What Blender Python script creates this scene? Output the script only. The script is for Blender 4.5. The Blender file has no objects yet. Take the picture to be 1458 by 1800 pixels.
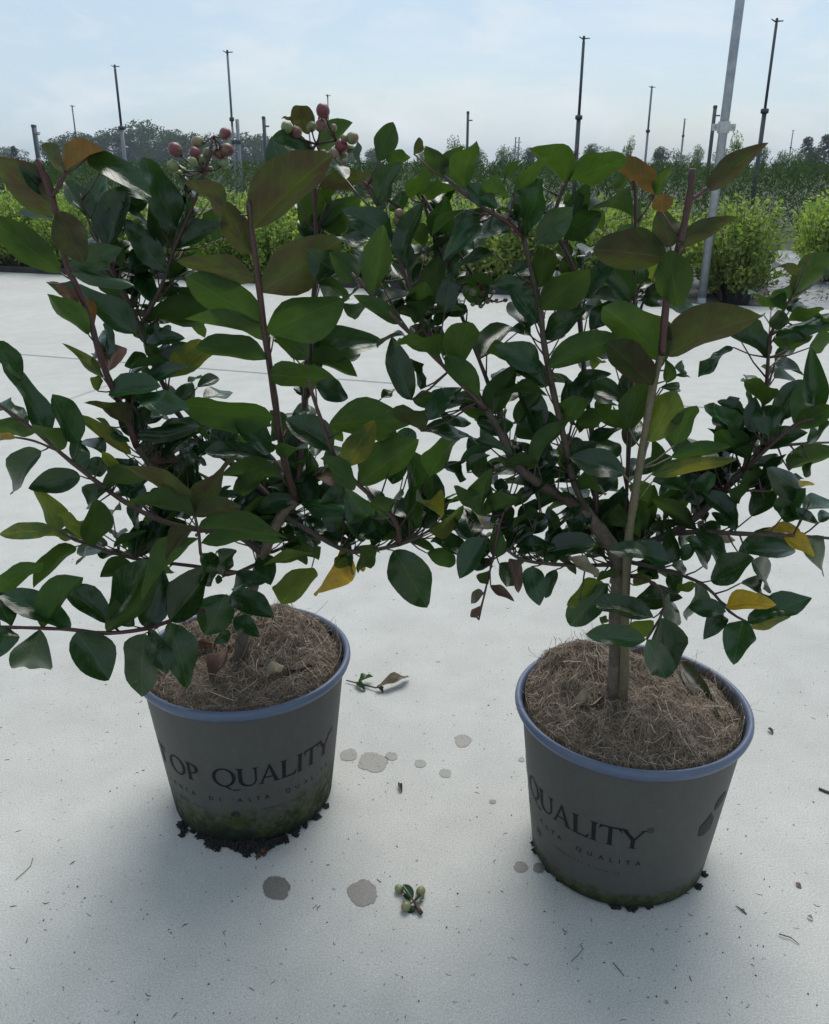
import bpy, math, random
import numpy as np
from mathutils import Vector, Matrix, noise

random.seed(7)
R = math.radians
C = bpy.context.scene.collection

# ------------------------------------------------------------------ camera
F_PX, PITCH, ROLL, CAM_H = 1553.6, 0.37359, 0.00264, 0.7589
_r0 = Vector((1, 0, 0)); _u0 = Vector((0, math.sin(PITCH), math.cos(PITCH)))
FWD = Vector((0, math.cos(PITCH), -math.sin(PITCH)))
RT = _r0 * math.cos(ROLL) + _u0 * math.sin(ROLL)
UP = -_r0 * math.sin(ROLL) + _u0 * math.cos(ROLL)
CAM = Vector((0, 0, CAM_H))
cd = bpy.data.cameras.new('camera'); cam = bpy.data.objects.new('camera', cd); C.objects.link(cam)
cd.sensor_fit = 'HORIZONTAL'; cd.sensor_width = 36.0; cd.lens = F_PX / 1458 * 36
cd.clip_start = 0.02; cd.clip_end = 3000
M = Matrix((RT, UP, -FWD)).transposed().to_4x4(); M.translation = CAM
cam.matrix_world = M
bpy.context.scene.camera = cam

# ------------------------------------------------------------------ sky and sun
SUN_EL, SUN_AZ = 57.0, 12.0            # azimuth measured from +Y towards +X
w = bpy.data.worlds.new('World'); bpy.context.scene.world = w; w.use_nodes = True
nt = w.node_tree; bg = nt.nodes['Background']
sky = nt.nodes.new('ShaderNodeTexSky'); sky.sky_type = 'NISHITA'; sky.sun_disc = False
sky.sun_elevation = R(SUN_EL); sky.sun_rotation = R(SUN_AZ)
sky.air_density = 1.0; sky.dust_density = 1.2; sky.ozone_density = 1.5; sky.altitude = 0
tc = nt.nodes.new('ShaderNodeTexCoord')
mp = nt.nodes.new('ShaderNodeMapping'); mp.inputs['Scale'].default_value = (1.6, 1.6, 4.5)
nt.links.new(tc.outputs['Generated'], mp.inputs['Vector'])
nz = nt.nodes.new('ShaderNodeTexNoise'); nz.inputs['Scale'].default_value = 1.7; nz.inputs['Detail'].default_value = 7
nz.inputs['Roughness'].default_value = 0.55
nt.links.new(mp.outputs['Vector'], nz.inputs['Vector'])
cr = nt.nodes.new('ShaderNodeValToRGB')
cr.color_ramp.elements[0].position = 0.36; cr.color_ramp.elements[0].color = (0.45,) * 3 + (1,)
cr.color_ramp.elements[1].position = 0.74; cr.color_ramp.elements[1].color = (0.85,) * 3 + (1,)
nt.links.new(nz.outputs['Fac'], cr.inputs['Fac'])
mx = nt.nodes.new('ShaderNodeMixRGB'); mx.inputs['Color2'].default_value = (4.6, 5.8, 6.9, 1)
nt.links.new(cr.outputs['Color'], mx.inputs['Fac']); nt.links.new(sky.outputs['Color'], mx.inputs['Color1'])
nz2 = nt.nodes.new('ShaderNodeTexNoise'); nz2.inputs['Scale'].default_value = 3.2; nz2.inputs['Detail'].default_value = 8; nz2.inputs['Roughness'].default_value = 0.6; nz2.inputs['Distortion'].default_value = 0.4
nt.links.new(mp.outputs['Vector'], nz2.inputs['Vector'])
cr2 = nt.nodes.new('ShaderNodeValToRGB'); cr2.color_ramp.elements[0].position = 0.46; cr2.color_ramp.elements[0].color = (0, 0, 0, 1)
cr2.color_ramp.elements[1].position = 0.72; cr2.color_ramp.elements[1].color = (1, 1, 1, 1); nt.links.new(nz2.outputs['Fac'], cr2.inputs['Fac'])
mx2 = nt.nodes.new('ShaderNodeMixRGB'); mx2.inputs['Color2'].default_value = (6.6, 7.0, 7.35, 1)
nt.links.new(cr2.outputs['Color'], mx2.inputs['Fac']); nt.links.new(mx.outputs['Color'], mx2.inputs['Color1'])
nt.links.new(mx2.outputs['Color'], bg.inputs['Color']); bg.inputs['Strength'].default_value = 0.125
sl = bpy.data.lights.new('sun', 'SUN'); sun = bpy.data.objects.new('sun', sl); C.objects.link(sun)
sl.energy = 2.7; sl.angle = R(38); sl.color = (1.0, 0.965, 0.91)
sdir = Vector((math.sin(R(SUN_AZ)) * math.cos(R(SUN_EL)), math.cos(R(SUN_AZ)) * math.cos(R(SUN_EL)), math.sin(R(SUN_EL))))
sun.rotation_euler = sdir.to_track_quat('Z', 'Y').to_euler(); sun.location = (0, 0, 30)
vs = bpy.context.scene.view_settings
vs.view_transform = 'Standard'; vs.look = 'None'; vs.gamma = 1; vs.use_curve_mapping = False
vs.exposure = 0.0
bpy.context.scene.cycles.max_bounces = 8
bpy.context.scene.cycles.volume_bounces = 0

# ------------------------------------------------------------------ helpers
def ray(x, y):
    return FWD + RT * ((x - 729) / F_PX) - UP * ((y - 900) / F_PX)
def at(x, y, Y):                       # pixel -> point on the vertical plane at distance Y
    d = ray(x, y); return CAM + d * (Y / d.y)
def gnd(x, y, z=0.0):                  # pixel -> point on the horizontal plane z
    d = ray(x, y); return CAM + d * ((z - CAM_H) / d.z)
def px(p):
    d = p - CAM; q = d.dot(FWD); return (729 + F_PX * d.dot(RT) / q, 900 - F_PX * d.dot(UP) / q)

class MB:
    def __init__(s): s.v = []; s.f = []; s.uv = []; s.mi = []; s.rnd = []
    def add(s, vs_, fs, mi=0, uvs=None, rnd=0.0):
        o = len(s.v); s.v += [tuple(p) for p in vs_]
        for k, f_ in enumerate(fs):
            s.f.append(tuple(i + o for i in f_)); s.mi.append(mi)
        s.rnd += [rnd] * len(vs_)
        s.uv += uvs if uvs else [(0, 0)] * len(vs_)
    def box(s, x0, y0, z0, x1, y1, z1, mi=0):
        s.add([(x0, y0, z0), (x1, y0, z0), (x1, y1, z0), (x0, y1, z0), (x0, y0, z1), (x1, y0, z1), (x1, y1, z1), (x0, y1, z1)],
              [(0, 3, 2, 1), (4, 5, 6, 7), (0, 1, 5, 4), (1, 2, 6, 5), (2, 3, 7, 6), (3, 0, 4, 7)], mi)
    def tube(s, pts, rad, n=6, mi=0, rnd=0.0, cap=True):
        pts = [Vector(p) for p in pts]
        if not isinstance(rad, (list, tuple)): rad = [rad] * len(pts)
        t = (pts[1] - pts[0]).normalized()
        a = t.orthogonal().normalized(); vs_ = []
        for i, p in enumerate(pts):
            t2 = (pts[min(i + 1, len(pts) - 1)] - pts[max(i - 1, 0)])
            t2 = t2.normalized() if t2.length > 1e-9 else t
            a = (a - t2 * a.dot(t2)); a = a.normalized() if a.length > 1e-6 else t2.orthogonal().normalized()
            b = t2.cross(a); t = t2
            for k in range(n):
                g = 2 * math.pi * k / n; vs_.append(p + (a * math.cos(g) + b * math.sin(g)) * rad[i])
        fs = []
        for i in range(len(pts) - 1):
            for k in range(n):
                fs.append((i * n + k, i * n + (k + 1) % n, (i + 1) * n + (k + 1) % n, (i + 1) * n + k))
        if cap:
            fs.append(tuple(reversed(range(n)))); e = (len(pts) - 1) * n; fs.append(tuple(e + k for k in range(n)))
        s.add(vs_, fs, mi, None, rnd)
    def lathe(s, prof, n=48, mi=0, close=False):
        vs_ = []; m = len(prof)
        for k in range(n):
            g = 2 * math.pi * k / n
            for (r_, z_) in prof: vs_.append((r_ * math.cos(g), r_ * math.sin(g), z_))
        fs = []
        for k in range(n):
            k2 = (k + 1) % n
            for i in range(m - 1): fs.append((k * m + i, k2 * m + i, k2 * m + i + 1, k * m + i + 1))
        s.add(vs_, fs, mi)
    def mesh(s, name, smooth=False):
        me = bpy.data.meshes.new(name); me.from_pydata(s.v, [], s.f)
        if any(s.mi): me.polygons.foreach_set('material_index', s.mi)
        if any(u != (0, 0) for u in s.uv):
            l = me.uv_layers.new(name='UVMap')
            idx = np.empty(len(me.loops), dtype=np.int32); me.loops.foreach_get('vertex_index', idx)
            l.data.foreach_set('uv', np.array(s.uv, dtype=np.float32)[idx].ravel())
        if any(s.rnd):
            a = me.attributes.new('rnd', 'FLOAT', 'POINT'); a.data.foreach_set('value', s.rnd)
        if smooth: me.polygons.foreach_set('use_smooth', [True] * len(me.polygons))
        me.update(); return me
    def build(s, name, mats, parent=None, smooth=False):
        me = s.mesh(name, smooth)
        return obj(name, me, mats, parent)

def obj(name, me, mats=None, parent=None):
    o = bpy.data.objects.new(name, me); C.objects.link(o)
    if mats is not None and len(me.materials) == 0:
        for m_ in (mats if isinstance(mats, (list, tuple)) else [mats]): me.materials.append(m_)
    if parent: o.parent = parent
    return o
def tag(o, label=None, cat=None, group=None, kind=None):
    if label: o['label'] = label
    if cat: o['category'] = cat
    if group: o['group'] = group
    if kind: o['kind'] = kind
    return o
def empty(name, loc=(0, 0, 0)):
    o = bpy.data.objects.new(name, None); C.objects.link(o); o.location = loc; o.empty_display_size = 0.05
    return o

# ------------------------------------------------------------------ materials
class N:
    def __init__(s, name):
        s.m = bpy.data.materials.new(name); s.m.use_nodes = True; s.t = s.m.node_tree
        s.b = s.t.nodes['Principled BSDF']; s.out = s.t.nodes['Material Output']
    def n(s, ty, **kw):
        x = s.t.nodes.new(ty)
        for k, v in kw.items():
            if hasattr(x, k) and k not in ('Scale',): setattr(x, k, v)
        return x
    def l(s, a, b): s.t.links.new(a, b)
    def noise(s, scale, detail=4, rough=0.5, vec=None, dist=0):
        x = s.n('ShaderNodeTexNoise'); x.inputs['Scale'].default_value = scale; x.inputs['Detail'].default_value = detail
        x.inputs['Roughness'].default_value = rough; x.inputs['Distortion'].default_value = dist
        if vec is not None: s.l(vec, x.inputs['Vector'])
        return x.outputs['Fac']
    def ramp(s, fac, stops):
        x = s.n('ShaderNodeValToRGB'); e = x.color_ramp.elements
        while len(e) < len(stops): e.new(0.5)
        for i, (p, c) in enumerate(stops):
            e[i].position = p; e[i].color = (c if len(c) == 4 else tuple(c) + (1,)) if isinstance(c, tuple) else (c, c, c, 1)
        s.l(fac, x.inputs['Fac']); return x.outputs['Color']
    def mix(s, fac, a, b, mode='MIX'):
        x = s.n('ShaderNodeMixRGB'); x.blend_type = mode
        for i, v in ((0, fac), (1, a), (2, b)):
            if isinstance(v, (int, float)): x.inputs[i].default_value = v if i == 0 else (v, v, v, 1)
            elif isinstance(v, tuple): x.inputs[i].default_value = v if len(v) == 4 else v + (1,)
            else: s.l(v, x.inputs[i])
        return x.outputs['Color']
    def math(s, op, a, b=0.0, c=None):
        x = s.n('ShaderNodeMath'); x.operation = op
        for i, v in enumerate((a, b) if c is None else (a, b, c)):
            if isinstance(v, (int, float)): x.inputs[i].default_value = v
            else: s.l(v, x.inputs[i])
        return x.outputs[0]
    def bump(s, h, strength=0.3, dist=0.002):
        x = s.n('ShaderNodeBump'); x.inputs['Strength'].default_value = strength; x.inputs['Distance'].default_value = dist
        s.l(h, x.inputs['Height']); s.l(x.outputs['Normal'], s.b.inputs['Normal']); return x.outputs['Normal']
    def pos(s):
        return s.n('ShaderNodeNewGeometry').outputs['Position']
    def objc(s): return s.n('ShaderNodeTexCoord').outputs['Object']

def simple(name, col, rough=0.6, var=0.25, scale=30, metal=0.0, spec=None):
    k = N(name); c2 = tuple(min(1, x * (1 + var)) for x in col); c1 = tuple(x * (1 - var) for x in col)
    k.l(k.ramp(k.noise(scale, 5, 0.6, k.objc()), [(0.3, c1), (0.7, c2)]), k.b.inputs['Base Color'])
    k.b.inputs['Roughness'].default_value = rough; k.b.inputs['Metallic'].default_value = metal
    if spec is not None: k.b.inputs['Specular IOR Level'].default_value = spec
    return k.m

def leaf_mat(name, top, bot, trans, tmix=0.35, rough_t=0.33, rough_b=0.55, mott=None, var=0.40, veins=True, spots=0.0):
    k = N(name)
    geo = k.n('ShaderNodeNewGeometry'); oi = k.n('ShaderNodeObjectInfo'); tcn = k.n('ShaderNodeTexCoord')
    uv = tcn.outputs['UV']; sep = k.n('ShaderNodeSeparateXYZ'); k.l(uv, sep.inputs[0])
    u = k.math('ABSOLUTE', k.math('SUBTRACT', sep.outputs[0], 0.5))
    # random offset so that no two leaves carry the same mottling
    cmb = k.n('ShaderNodeCombineXYZ'); k.l(k.math('MULTIPLY', oi.outputs['Random'], 37.0), cmb.inputs[2])
    va = k.n('ShaderNodeVectorMath'); va.operation = 'ADD'; k.l(uv, va.inputs[0]); k.l(cmb.outputs[0], va.inputs[1])
    col = k.mix(geo.outputs['Backfacing'], top, bot)
    if mott:
        f = k.ramp(k.noise(2.2, 4, 0.6, va.outputs[0], 0.6), [(0.42, 0.0), (0.62, 1.0)])
        col = k.mix(f, col, mott)
    val = k.math('MULTIPLY_ADD', oi.outputs['Random'], 2 * var, 1 - var)
    hs = k.n('ShaderNodeHueSaturation'); k.l(col, hs.inputs['Color']); k.l(val, hs.inputs['Value'])
    rnd2 = k.math('FRACT', k.math('MULTIPLY', oi.outputs['Random'], 17.31))
    k.l(k.math('MULTIPLY_ADD', rnd2, 0.036, 0.482), hs.inputs['Hue'])
    col = hs.outputs['Color']
    nf = k.ramp(k.noise(5, 5, 0.6, va.outputs[0]), [(0.3, 0.8), (0.7, 1.2)])
    col = k.mix(1.0, col, nf, 'MULTIPLY')
    sp = k.ramp(k.noise(14, 3, 0.5, va.outputs[0]), [(0.66, 0.0), (0.70, 1.0)])
    col = k.mix(k.mix(1.0, sp, 0.55, 'MULTIPLY'), col, (0.10, 0.07, 0.035))
    if veins:
        mid = k.ramp(u, [(0.0, 1.0), (0.022, 0.0)])
        sv = k.math('FRACT', k.math('MULTIPLY_ADD', u, -5.5, k.math('MULTIPLY', sep.outputs[1], 7.0)))
        sv = k.ramp(k.math('ABSOLUTE', k.math('SUBTRACT', sv, 0.5)), [(0.0, 1.0), (0.07, 0.0)])
        vein = k.math('MAXIMUM', mid, k.math('MULTIPLY', sv, 0.5))
        lc = k.mix(1.0, k.mix(0.5, col, bot), (2.1, 2.1, 1.8), 'MULTIPLY')
        col = k.mix(k.math('MULTIPLY', vein, 0.75), col, lc)
        k.bump(k.math('MULTIPLY', vein, -1.0), 0.25, 0.0006)
    k.l(col, k.b.inputs['Base Color'])
    rr = k.mix(geo.outputs['Backfacing'], rough_t, rough_b); k.l(rr, k.b.inputs['Roughness'])
    k.l(k.mix(geo.outputs['Backfacing'], 0.50, 0.18), k.b.inputs['Specular IOR Level'])
    tr = k.n('ShaderNodeBsdfTranslucent')
    tc_ = k.mix(1.0, k.mix(0.0, trans, col), k.mix(0.6, (1, 1, 1), nf), 'MULTIPLY')
    if mott: tc_ = k.mix(f, tc_, tuple(min(1, x * 1.3) for x in mott))
    k.l(tc_, tr.inputs['Color'])
    ms = k.n('ShaderNodeMixShader'); ms.inputs[0].default_value = tmix
    k.l(k.b.outputs[0], ms.inputs[1]); k.l(tr.outputs[0], ms.inputs[2]); k.l(ms.outputs[0], k.out.inputs[0])
    return k.m

LM = {
 'd': leaf_mat('leaf_mature', (0.010, 0.038, 0.011), (0.034, 0.066, 0.020), (0.052, 0.125, 0.016), 0.18, 0.25),
 'u': leaf_mat('leaf_green', (0.015, 0.048, 0.015), (0.032, 0.064, 0.018), (0.066, 0.132, 0.013), 0.32, 0.36),
 'o': leaf_mat('leaf_reddish', (0.06, 0.035, 0.018), (0.085, 0.055, 0.024), (0.18, 0.095, 0.020), 0.34, 0.42, mott=(0.075, 0.062, 0.020)),
 'uo': leaf_mat('leaf_olive', (0.030, 0.044, 0.018), (0.040, 0.055, 0.020), (0.080, 0.100, 0.015), 0.32, 0.42, mott=(0.050, 0.040, 0.020)),
 'y': leaf_mat('leaf_yellow', (0.46, 0.29, 0.022), (0.48, 0.32, 0.04), (0.55, 0.36, 0.022), 0.45, 0.45, mott=(0.26, 0.20, 0.03), var=0.12),
 'yg': leaf_mat('leaf_yellowing', (0.10, 0.115, 0.018), (0.13, 0.135, 0.03), (0.24, 0.23, 0.022), 0.4, 0.42, mott=(0.06, 0.11, 0.03), var=0.2),
 'g': leaf_mat('leaf_young_green', (0.045, 0.09, 0.018), (0.08, 0.115, 0.03), (0.17, 0.235, 0.024), 0.40, 0.40, var=0.25),
 'brown': leaf_mat('leaf_dried', (0.12, 0.065, 0.04), (0.16, 0.10, 0.06), (0.2, 0.1, 0.05), 0.15, 0.7, 0.8, mott=(0.07, 0.045, 0.03)),
 'pale': leaf_mat('leaf_faded', (0.26, 0.23, 0.16), (0.30, 0.27, 0.19), (0.3, 0.25, 0.14), 0.2, 0.7, 0.8, mott=(0.17, 0.14, 0.09)),
}
LM['s'] = LM['d']

def stem_mat(name, c1, c2, rough=0.5):
    k = N(name); p = k.pos()
    f = k.noise(60, 5, 0.6, p); g = k.noise(400, 3, 0.6, p)
    col = k.mix(k.ramp(f, [(0.35, 0.0), (0.65, 1.0)]), c1, c2)
    k.l(k.mix(1.0, col, k.ramp(g, [(0.3, 0.65), (0.7, 1.25)]), 'MULTIPLY'), k.b.inputs['Base Color'])
    k.b.inputs['Roughness'].default_value = rough; k.bump(g, 0.5, 0.001); return k.m
SM = {'bark': stem_mat('bark', (0.045, 0.034, 0.026), (0.085, 0.064, 0.048), 0.8),
      'trunk': stem_mat('trunk_skin', (0.10, 0.078, 0.056), (0.17, 0.135, 0.10), 0.8),
      'tan': stem_mat('young_bark', (0.15, 0.115, 0.075), (0.12, 0.12, 0.06), 0.6),
      'red': stem_mat('red_shoot', (0.080, 0.020, 0.025), (0.050, 0.026, 0.020), 0.45),
      'brown': stem_mat('brown_shoot', (0.055, 0.030, 0.024), (0.075, 0.036, 0.028), 0.5)}

def concrete(name, dark=0.80, tint=(1.03, 1.015, 0.975), rough=0.85):
    k = N(name); p = k.pos()
    big = k.noise(1.3, 4, 0.55, p); mid = k.noise(14, 5, 0.6, p); fine = k.noise(520, 4, 0.8, p); grit = k.noise(160, 2, 0.5, p)
    c = k.ramp(big, [(0.3, (0.50 * tint[0] * dark, 0.505 * tint[1] * dark, 0.488 * tint[2] * dark)), (0.7, (0.575 * tint[0] * dark, 0.585 * tint[1] * dark, 0.57 * tint[2] * dark))])
    c = k.mix(1.0, c, k.ramp(mid, [(0.25, 0.90), (0.75, 1.07)]), 'MULTIPLY')
    c = k.mix(1.0, c, k.ramp(fine, [(0.34, 0.70), (0.5, 1.0), (0.66, 1.28)]), 'MULTIPLY')
    c = k.mix(k.ramp(grit, [(0.675, 0.0), (0.73, 0.7)]), c, (0.16 * dark, 0.155 * dark, 0.14 * dark))
    vor = k.n('ShaderNodeTexVoronoi'); vor.inputs['Scale'].default_value = 70; k.l(p, vor.inputs['Vector'])
    c = k.mix(k.ramp(vor.outputs['Distance'], [(0.05, 0.7), (0.10, 0.0)]), c, (0.70 * dark, 0.71 * dark, 0.70 * dark))
    k.l(c, k.b.inputs['Base Color']); k.b.inputs['Roughness'].default_value = rough
    k.bump(k.math('ADD', fine, k.math('MULTIPLY', mid, 0.15)), 0.22, 0.0008); return k.m
M_CON = concrete('concrete'); M_WET = concrete('wet_concrete', 0.35, (1.05, 1.0, 0.90), 0.45)
M_WET2 = concrete('soaked_concrete', 0.27, (1.05, 1.0, 0.92), 0.5)
for q in (M_WET, M_WET2):
    t_ = q.node_tree; a_ = t_.nodes.new('ShaderNodeAttribute'); a_.attribute_name = 'rnd'
    g_ = t_.nodes.new('ShaderNodeNewGeometry'); n_ = t_.nodes.new('ShaderNodeTexNoise'); n_.inputs['Scale'].default_value = 420; n_.inputs['Detail'].default_value = 4; t_.links.new(g_.outputs['Position'], n_.inputs['Vector'])
    s_ = t_.nodes.new('ShaderNodeMath'); s_.operation = 'MULTIPLY_ADD'; s_.inputs[1].default_value = 0.9; t_.links.new(n_.outputs['Fac'], s_.inputs[0]); t_.links.new(a_.outputs['Fac'], s_.inputs[2])
    r_ = t_.nodes.new('ShaderNodeValToRGB'); r_.color_ramp.elements[0].position = 0.72; r_.color_ramp.elements[1].position = 0.98; t_.links.new(s_.outputs[0], r_.inputs['Fac'])
    t_.links.new(r_.outputs['Color'], t_.nodes['Principled BSDF'].inputs['Alpha'])
M_BASE = simple('joint_dirt', (0.075, 0.07, 0.06), 0.9)
M_SOIL = simple('dark_soil', (0.012, 0.011, 0.010), 0.9, 0.5, 80)

def ground_mat():
    k = N('field_ground'); p = k.pos()
    c = k.ramp(k.noise(0.15, 6, 0.6, p), [(0.35, (0.028, 0.042, 0.016)), (0.65, (0.05, 0.055, 0.026))])
    k.l(k.mix(1.0, c, k.ramp(k.noise(6, 5, 0.6, p), [(0.3, 0.6), (0.7, 1.3)]), 'MULTIPLY'), k.b.inputs['Base Color'])
    k.b.inputs['Roughness'].default_value = 0.95; return k.m
M_GND = ground_mat()
def fabric_mat():
    k = N('white_ground_cover'); p = k.pos()
    c = k.ramp(k.noise(3, 6, 0.65, p), [(0.35, (0.10, 0.105, 0.11)), (0.62, (0.23, 0.245, 0.265))])
    k.l(c, k.b.inputs['Base Color']); k.b.inputs['Roughness'].default_value = 0.5
    k.bump(k.noise(9, 4, 0.5, p), 0.8, 0.02); return k.m
M_FAB = fabric_mat()
M_BLACKFAB = simple('black_ground_cover', (0.018, 0.018, 0.019), 0.7, 0.4, 12)

def foliage_mat(name, cols, tmix=0.35, rough=0.5):
    k = N(name); at_ = k.n('ShaderNodeAttribute'); at_.attribute_name = 'rnd'
    oi = k.n('ShaderNodeObjectInfo')
    c = k.ramp(at_.outputs['Fac'], [(i / (len(cols) - 1), q) for i, q in enumerate(cols)])
    hs = k.n('ShaderNodeHueSaturation'); k.l(c, hs.inputs['Color']); k.l(k.math('MULTIPLY_ADD', oi.outputs['Random'], 0.4, 0.8), hs.inputs['Value'])
    c = hs.outputs['Color']
    k.l(c, k.b.inputs['Base Color']); k.b.inputs['Roughness'].default_value = rough
    k.b.inputs['Specular IOR Level'].default_value = 0.3 if rough < 0.6 else 0.03
    tr = k.n('ShaderNodeBsdfTranslucent'); k.l(k.mix(1.0, c, (1.7, 1.8, 0.9), 'MULTIPLY'), tr.inputs['Color'])
    ms = k.n('ShaderNodeMixShader'); ms.inputs[0].default_value = tmix
    k.l(k.b.outputs[0], ms.inputs[1]); k.l(tr.outputs[0], ms.inputs[2]); k.l(ms.outputs[0], k.out.inputs[0]); return k.m
M_BED = foliage_mat('bed_foliage', [(0.08, 0.14, 0.04), (0.16, 0.245, 0.06), (0.26, 0.34, 0.085), (0.36, 0.42, 0.14)])
M_BAND = foliage_mat('feathery_foliage', [(0.022, 0.042, 0.018), (0.038, 0.068, 0.026), (0.058, 0.095, 0.034)], 0.25, 0.9)
M_TREE = foliage_mat('tree_foliage', [(0.025, 0.05, 0.025), (0.045, 0.08, 0.035), (0.07, 0.11, 0.045)], 0.2, 0.7)
M_LIGHTTREE = foliage_mat('light_tree_foliage', [(0.05, 0.09, 0.03), (0.08, 0.13, 0.04), (0.11, 0.17, 0.06)], 0.25, 0.7)
M_CYP = foliage_mat('cypress_foliage', [(0.018, 0.032, 0.02), (0.03, 0.048, 0.028)], 0.1, 0.8)
M_TRUNK = simple('trunk_bark', (0.08, 0.06, 0.045), 0.9)
M_STEEL = simple('galvanised_steel', (0.30, 0.325, 0.35), 0.45, 0.2, 25, 0.35)
M_PIPE = simple('dark_pipe', (0.055, 0.065, 0.075), 0.55, 0.25, 20)
M_GREYPIPE = simple('grey_pipe', (0.20, 0.22, 0.24), 0.5, 0.2, 20)
M_CLAMP = simple('clamp_plastic', (0.42, 0.43, 0.42), 0.5, 0.15, 30)
M_BLACKPOT = simple('black_pot_plastic', (0.015, 0.015, 0.016), 0.5)

# ------------------------------------------------------------------ ground, pavement, bed floor
g = MB(); S = 900
g.add([(-S, -60, -0.06), (S, -60, -0.06), (S, S, -0.06), (-S, S, -0.06)], [(0, 1, 2, 3)])
tag(g.build('ground', M_GND), 'dark green nursery field reaching to the horizon', 'ground', kind='structure')
AX = Vector((math.cos(R(18)), -math.sin(R(18)), 0)); BX = Vector((math.sin(R(18)), math.cos(R(18)), 0))
def ab(a, b, z=0.0): return AX * a + BX * b + Vector((0, 0, z))
EDGE_B = 5.6
g = MB(); g.add([ab(-12, -4, -0.02), ab(9, -4, -0.02), ab(9, EDGE_B, -0.02), ab(-12, EDGE_B, -0.02)], [(0, 1, 2, 3)])
pave = g.build('pavement', M_BASE); tag(pave, 'pale grey concrete pavement under the two pots', 'pavement', kind='structure')
al = [-11.67, -8.47, -5.27, -2.07, 1.13, 4.33, 7.53]; bl = [-3.6, 0.25, 3.07, EDGE_B]; gap = 0.004
for i in range(len(al) - 1):
    for j in range(len(bl) - 1):
        a0, a1, b0, b1 = al[i] + gap, al[i + 1] - gap, bl[j] + gap, bl[j + 1] - (gap if j < 2 else 0)
        e = 0.006; vv = []
        for (ee, z) in ((0, -0.10), (0, -e), (e, 0)):
            vv += [ab(a0 + ee, b0 + ee, z), ab(a1 - ee, b0 + ee, z), ab(a1 - ee, b1 - ee, z), ab(a0 + ee, b1 - ee, z)]
        ff = [(8, 9, 10, 11)] + [(q * 4 + k, q * 4 + (k + 1) % 4, q * 4 + 4 + (k + 1) % 4, q * 4 + 4 + k) for q in (0, 1) for k in range(4)]
        m_ = MB(); m_.add(vv, ff); m_.build('slab', M_CON, pave)
g = MB(); g.add([ab(-14, EDGE_B, -0.03), ab(12, EDGE_B, -0.03), ab(12, 9.4, -0.03), ab(-14, 9.4, -0.03)], [(0, 1, 2, 3)])
tag(g.build('bed_floor', M_BLACKFAB), 'black ground cover under the light green shrubs', 'ground cover', kind='structure')
PATH_A = 0.40
g = MB(); nn = 16; vv = []; ff = []
for i in range(nn + 1):
    for j in range(9):
        a = PATH_A - 0.02 + 3.6 * j / 8 if i < 5 else PATH_A - 0.02 + 0.45 * j / 8
        p = ab(a, EDGE_B + 0.03 + 4.2 * i / nn); p.z = -0.018 + 0.012 * noise.noise(p * 3); vv.append(p)
for i in range(nn):
    for j in range(8): ff.append((i * 9 + j, i * 9 + j + 1, (i + 1) * 9 + j + 1, (i + 1) * 9 + j))
g.add(vv, ff); tag(g.build('path', M_FAB, smooth=True), 'white ground cover strip between the two shrub blocks', 'path', kind='structure')
# dark timber edging along the bed
e_ = MB()
for k in range(9):
    a0 = -10 + k * 1.2
    if a0 + 1.2 > PATH_A: break
    q = [ab(a0, EDGE_B + 0.02, -0.03), ab(a0 + 1.19, EDGE_B + 0.02, -0.03), ab(a0 + 1.19, EDGE_B + 0.06, -0.03), ab(a0, EDGE_B + 0.06, -0.03)]
    t_ = [p + Vector((0, 0, 0.07)) for p in q]
    m_ = MB(); m_.add(q + t_, [(0, 3, 2, 1), (4, 5, 6, 7), (0, 1, 5, 4), (1, 2, 6, 5), (2, 3, 7, 6), (3, 0, 4, 7)])
    if k == 0:
        edging = m_.build('bed_edging', simple('edging_timber', (0.035, 0.034, 0.034), 0.8, 0.4, 9))
        tag(edging, 'low black board edging between pavement and light green shrubs', 'edging'); eh = edging.data.materials[0]
    else: m_.build('board', eh, edging)

# wet spots on the concrete
for (x, y, rx, ry) in [(613, 1327, 15, 11), (656, 1340, 26, 17), (689, 1329, 11, 7), (739, 1342, 10, 7), (783, 1359, 11, 8), (814, 1302, 14, 11),
                       (487, 1561, 26, 20), (638, 1570, 25, 22), (916, 1524, 12, 10), (948, 1526, 11, 9), (866, 1409, 6, 4), (917, 1335, 6, 4)]:
    n_ = 52; sd = random.random() * 50; vv = [gnd(x, y, 0.0006)]; v2 = []
    for k in range(n_):
        t_ = 2 * math.pi * k / n_; q = 1 + 0.18 * noise.noise(Vector((math.cos(t_) * 1.3, math.sin(t_) * 1.3, sd))) + 0.10 * noise.noise(Vector((math.cos(t_) * 5, math.sin(t_) * 5, sd))) + 0.02 * random.uniform(-1, 1)
        vv.append(gnd(x + rx * .8 * q * math.cos(t_), y + ry * .8 * q * math.sin(t_), 0.0006)); v2.append(gnd(x + rx * 1.12 * q * math.cos(t_), y + ry * 1.12 * q * math.sin(t_), 0.0006))
    m_ = MB(); m_.add(vv + v2, [(0, 1 + (k + 1) % n_, 1 + k) for k in range(n_)] + [(1 + k, 1 + (k + 1) % n_, 1 + n_ + (k + 1) % n_, 1 + n_ + k) for k in range(n_)]); m_.rnd = [1.0] * len(vv) + [0.0] * len(v2); m_.build('wet_spot', M_WET if y < 1400 else M_WET2, pave)

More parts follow.
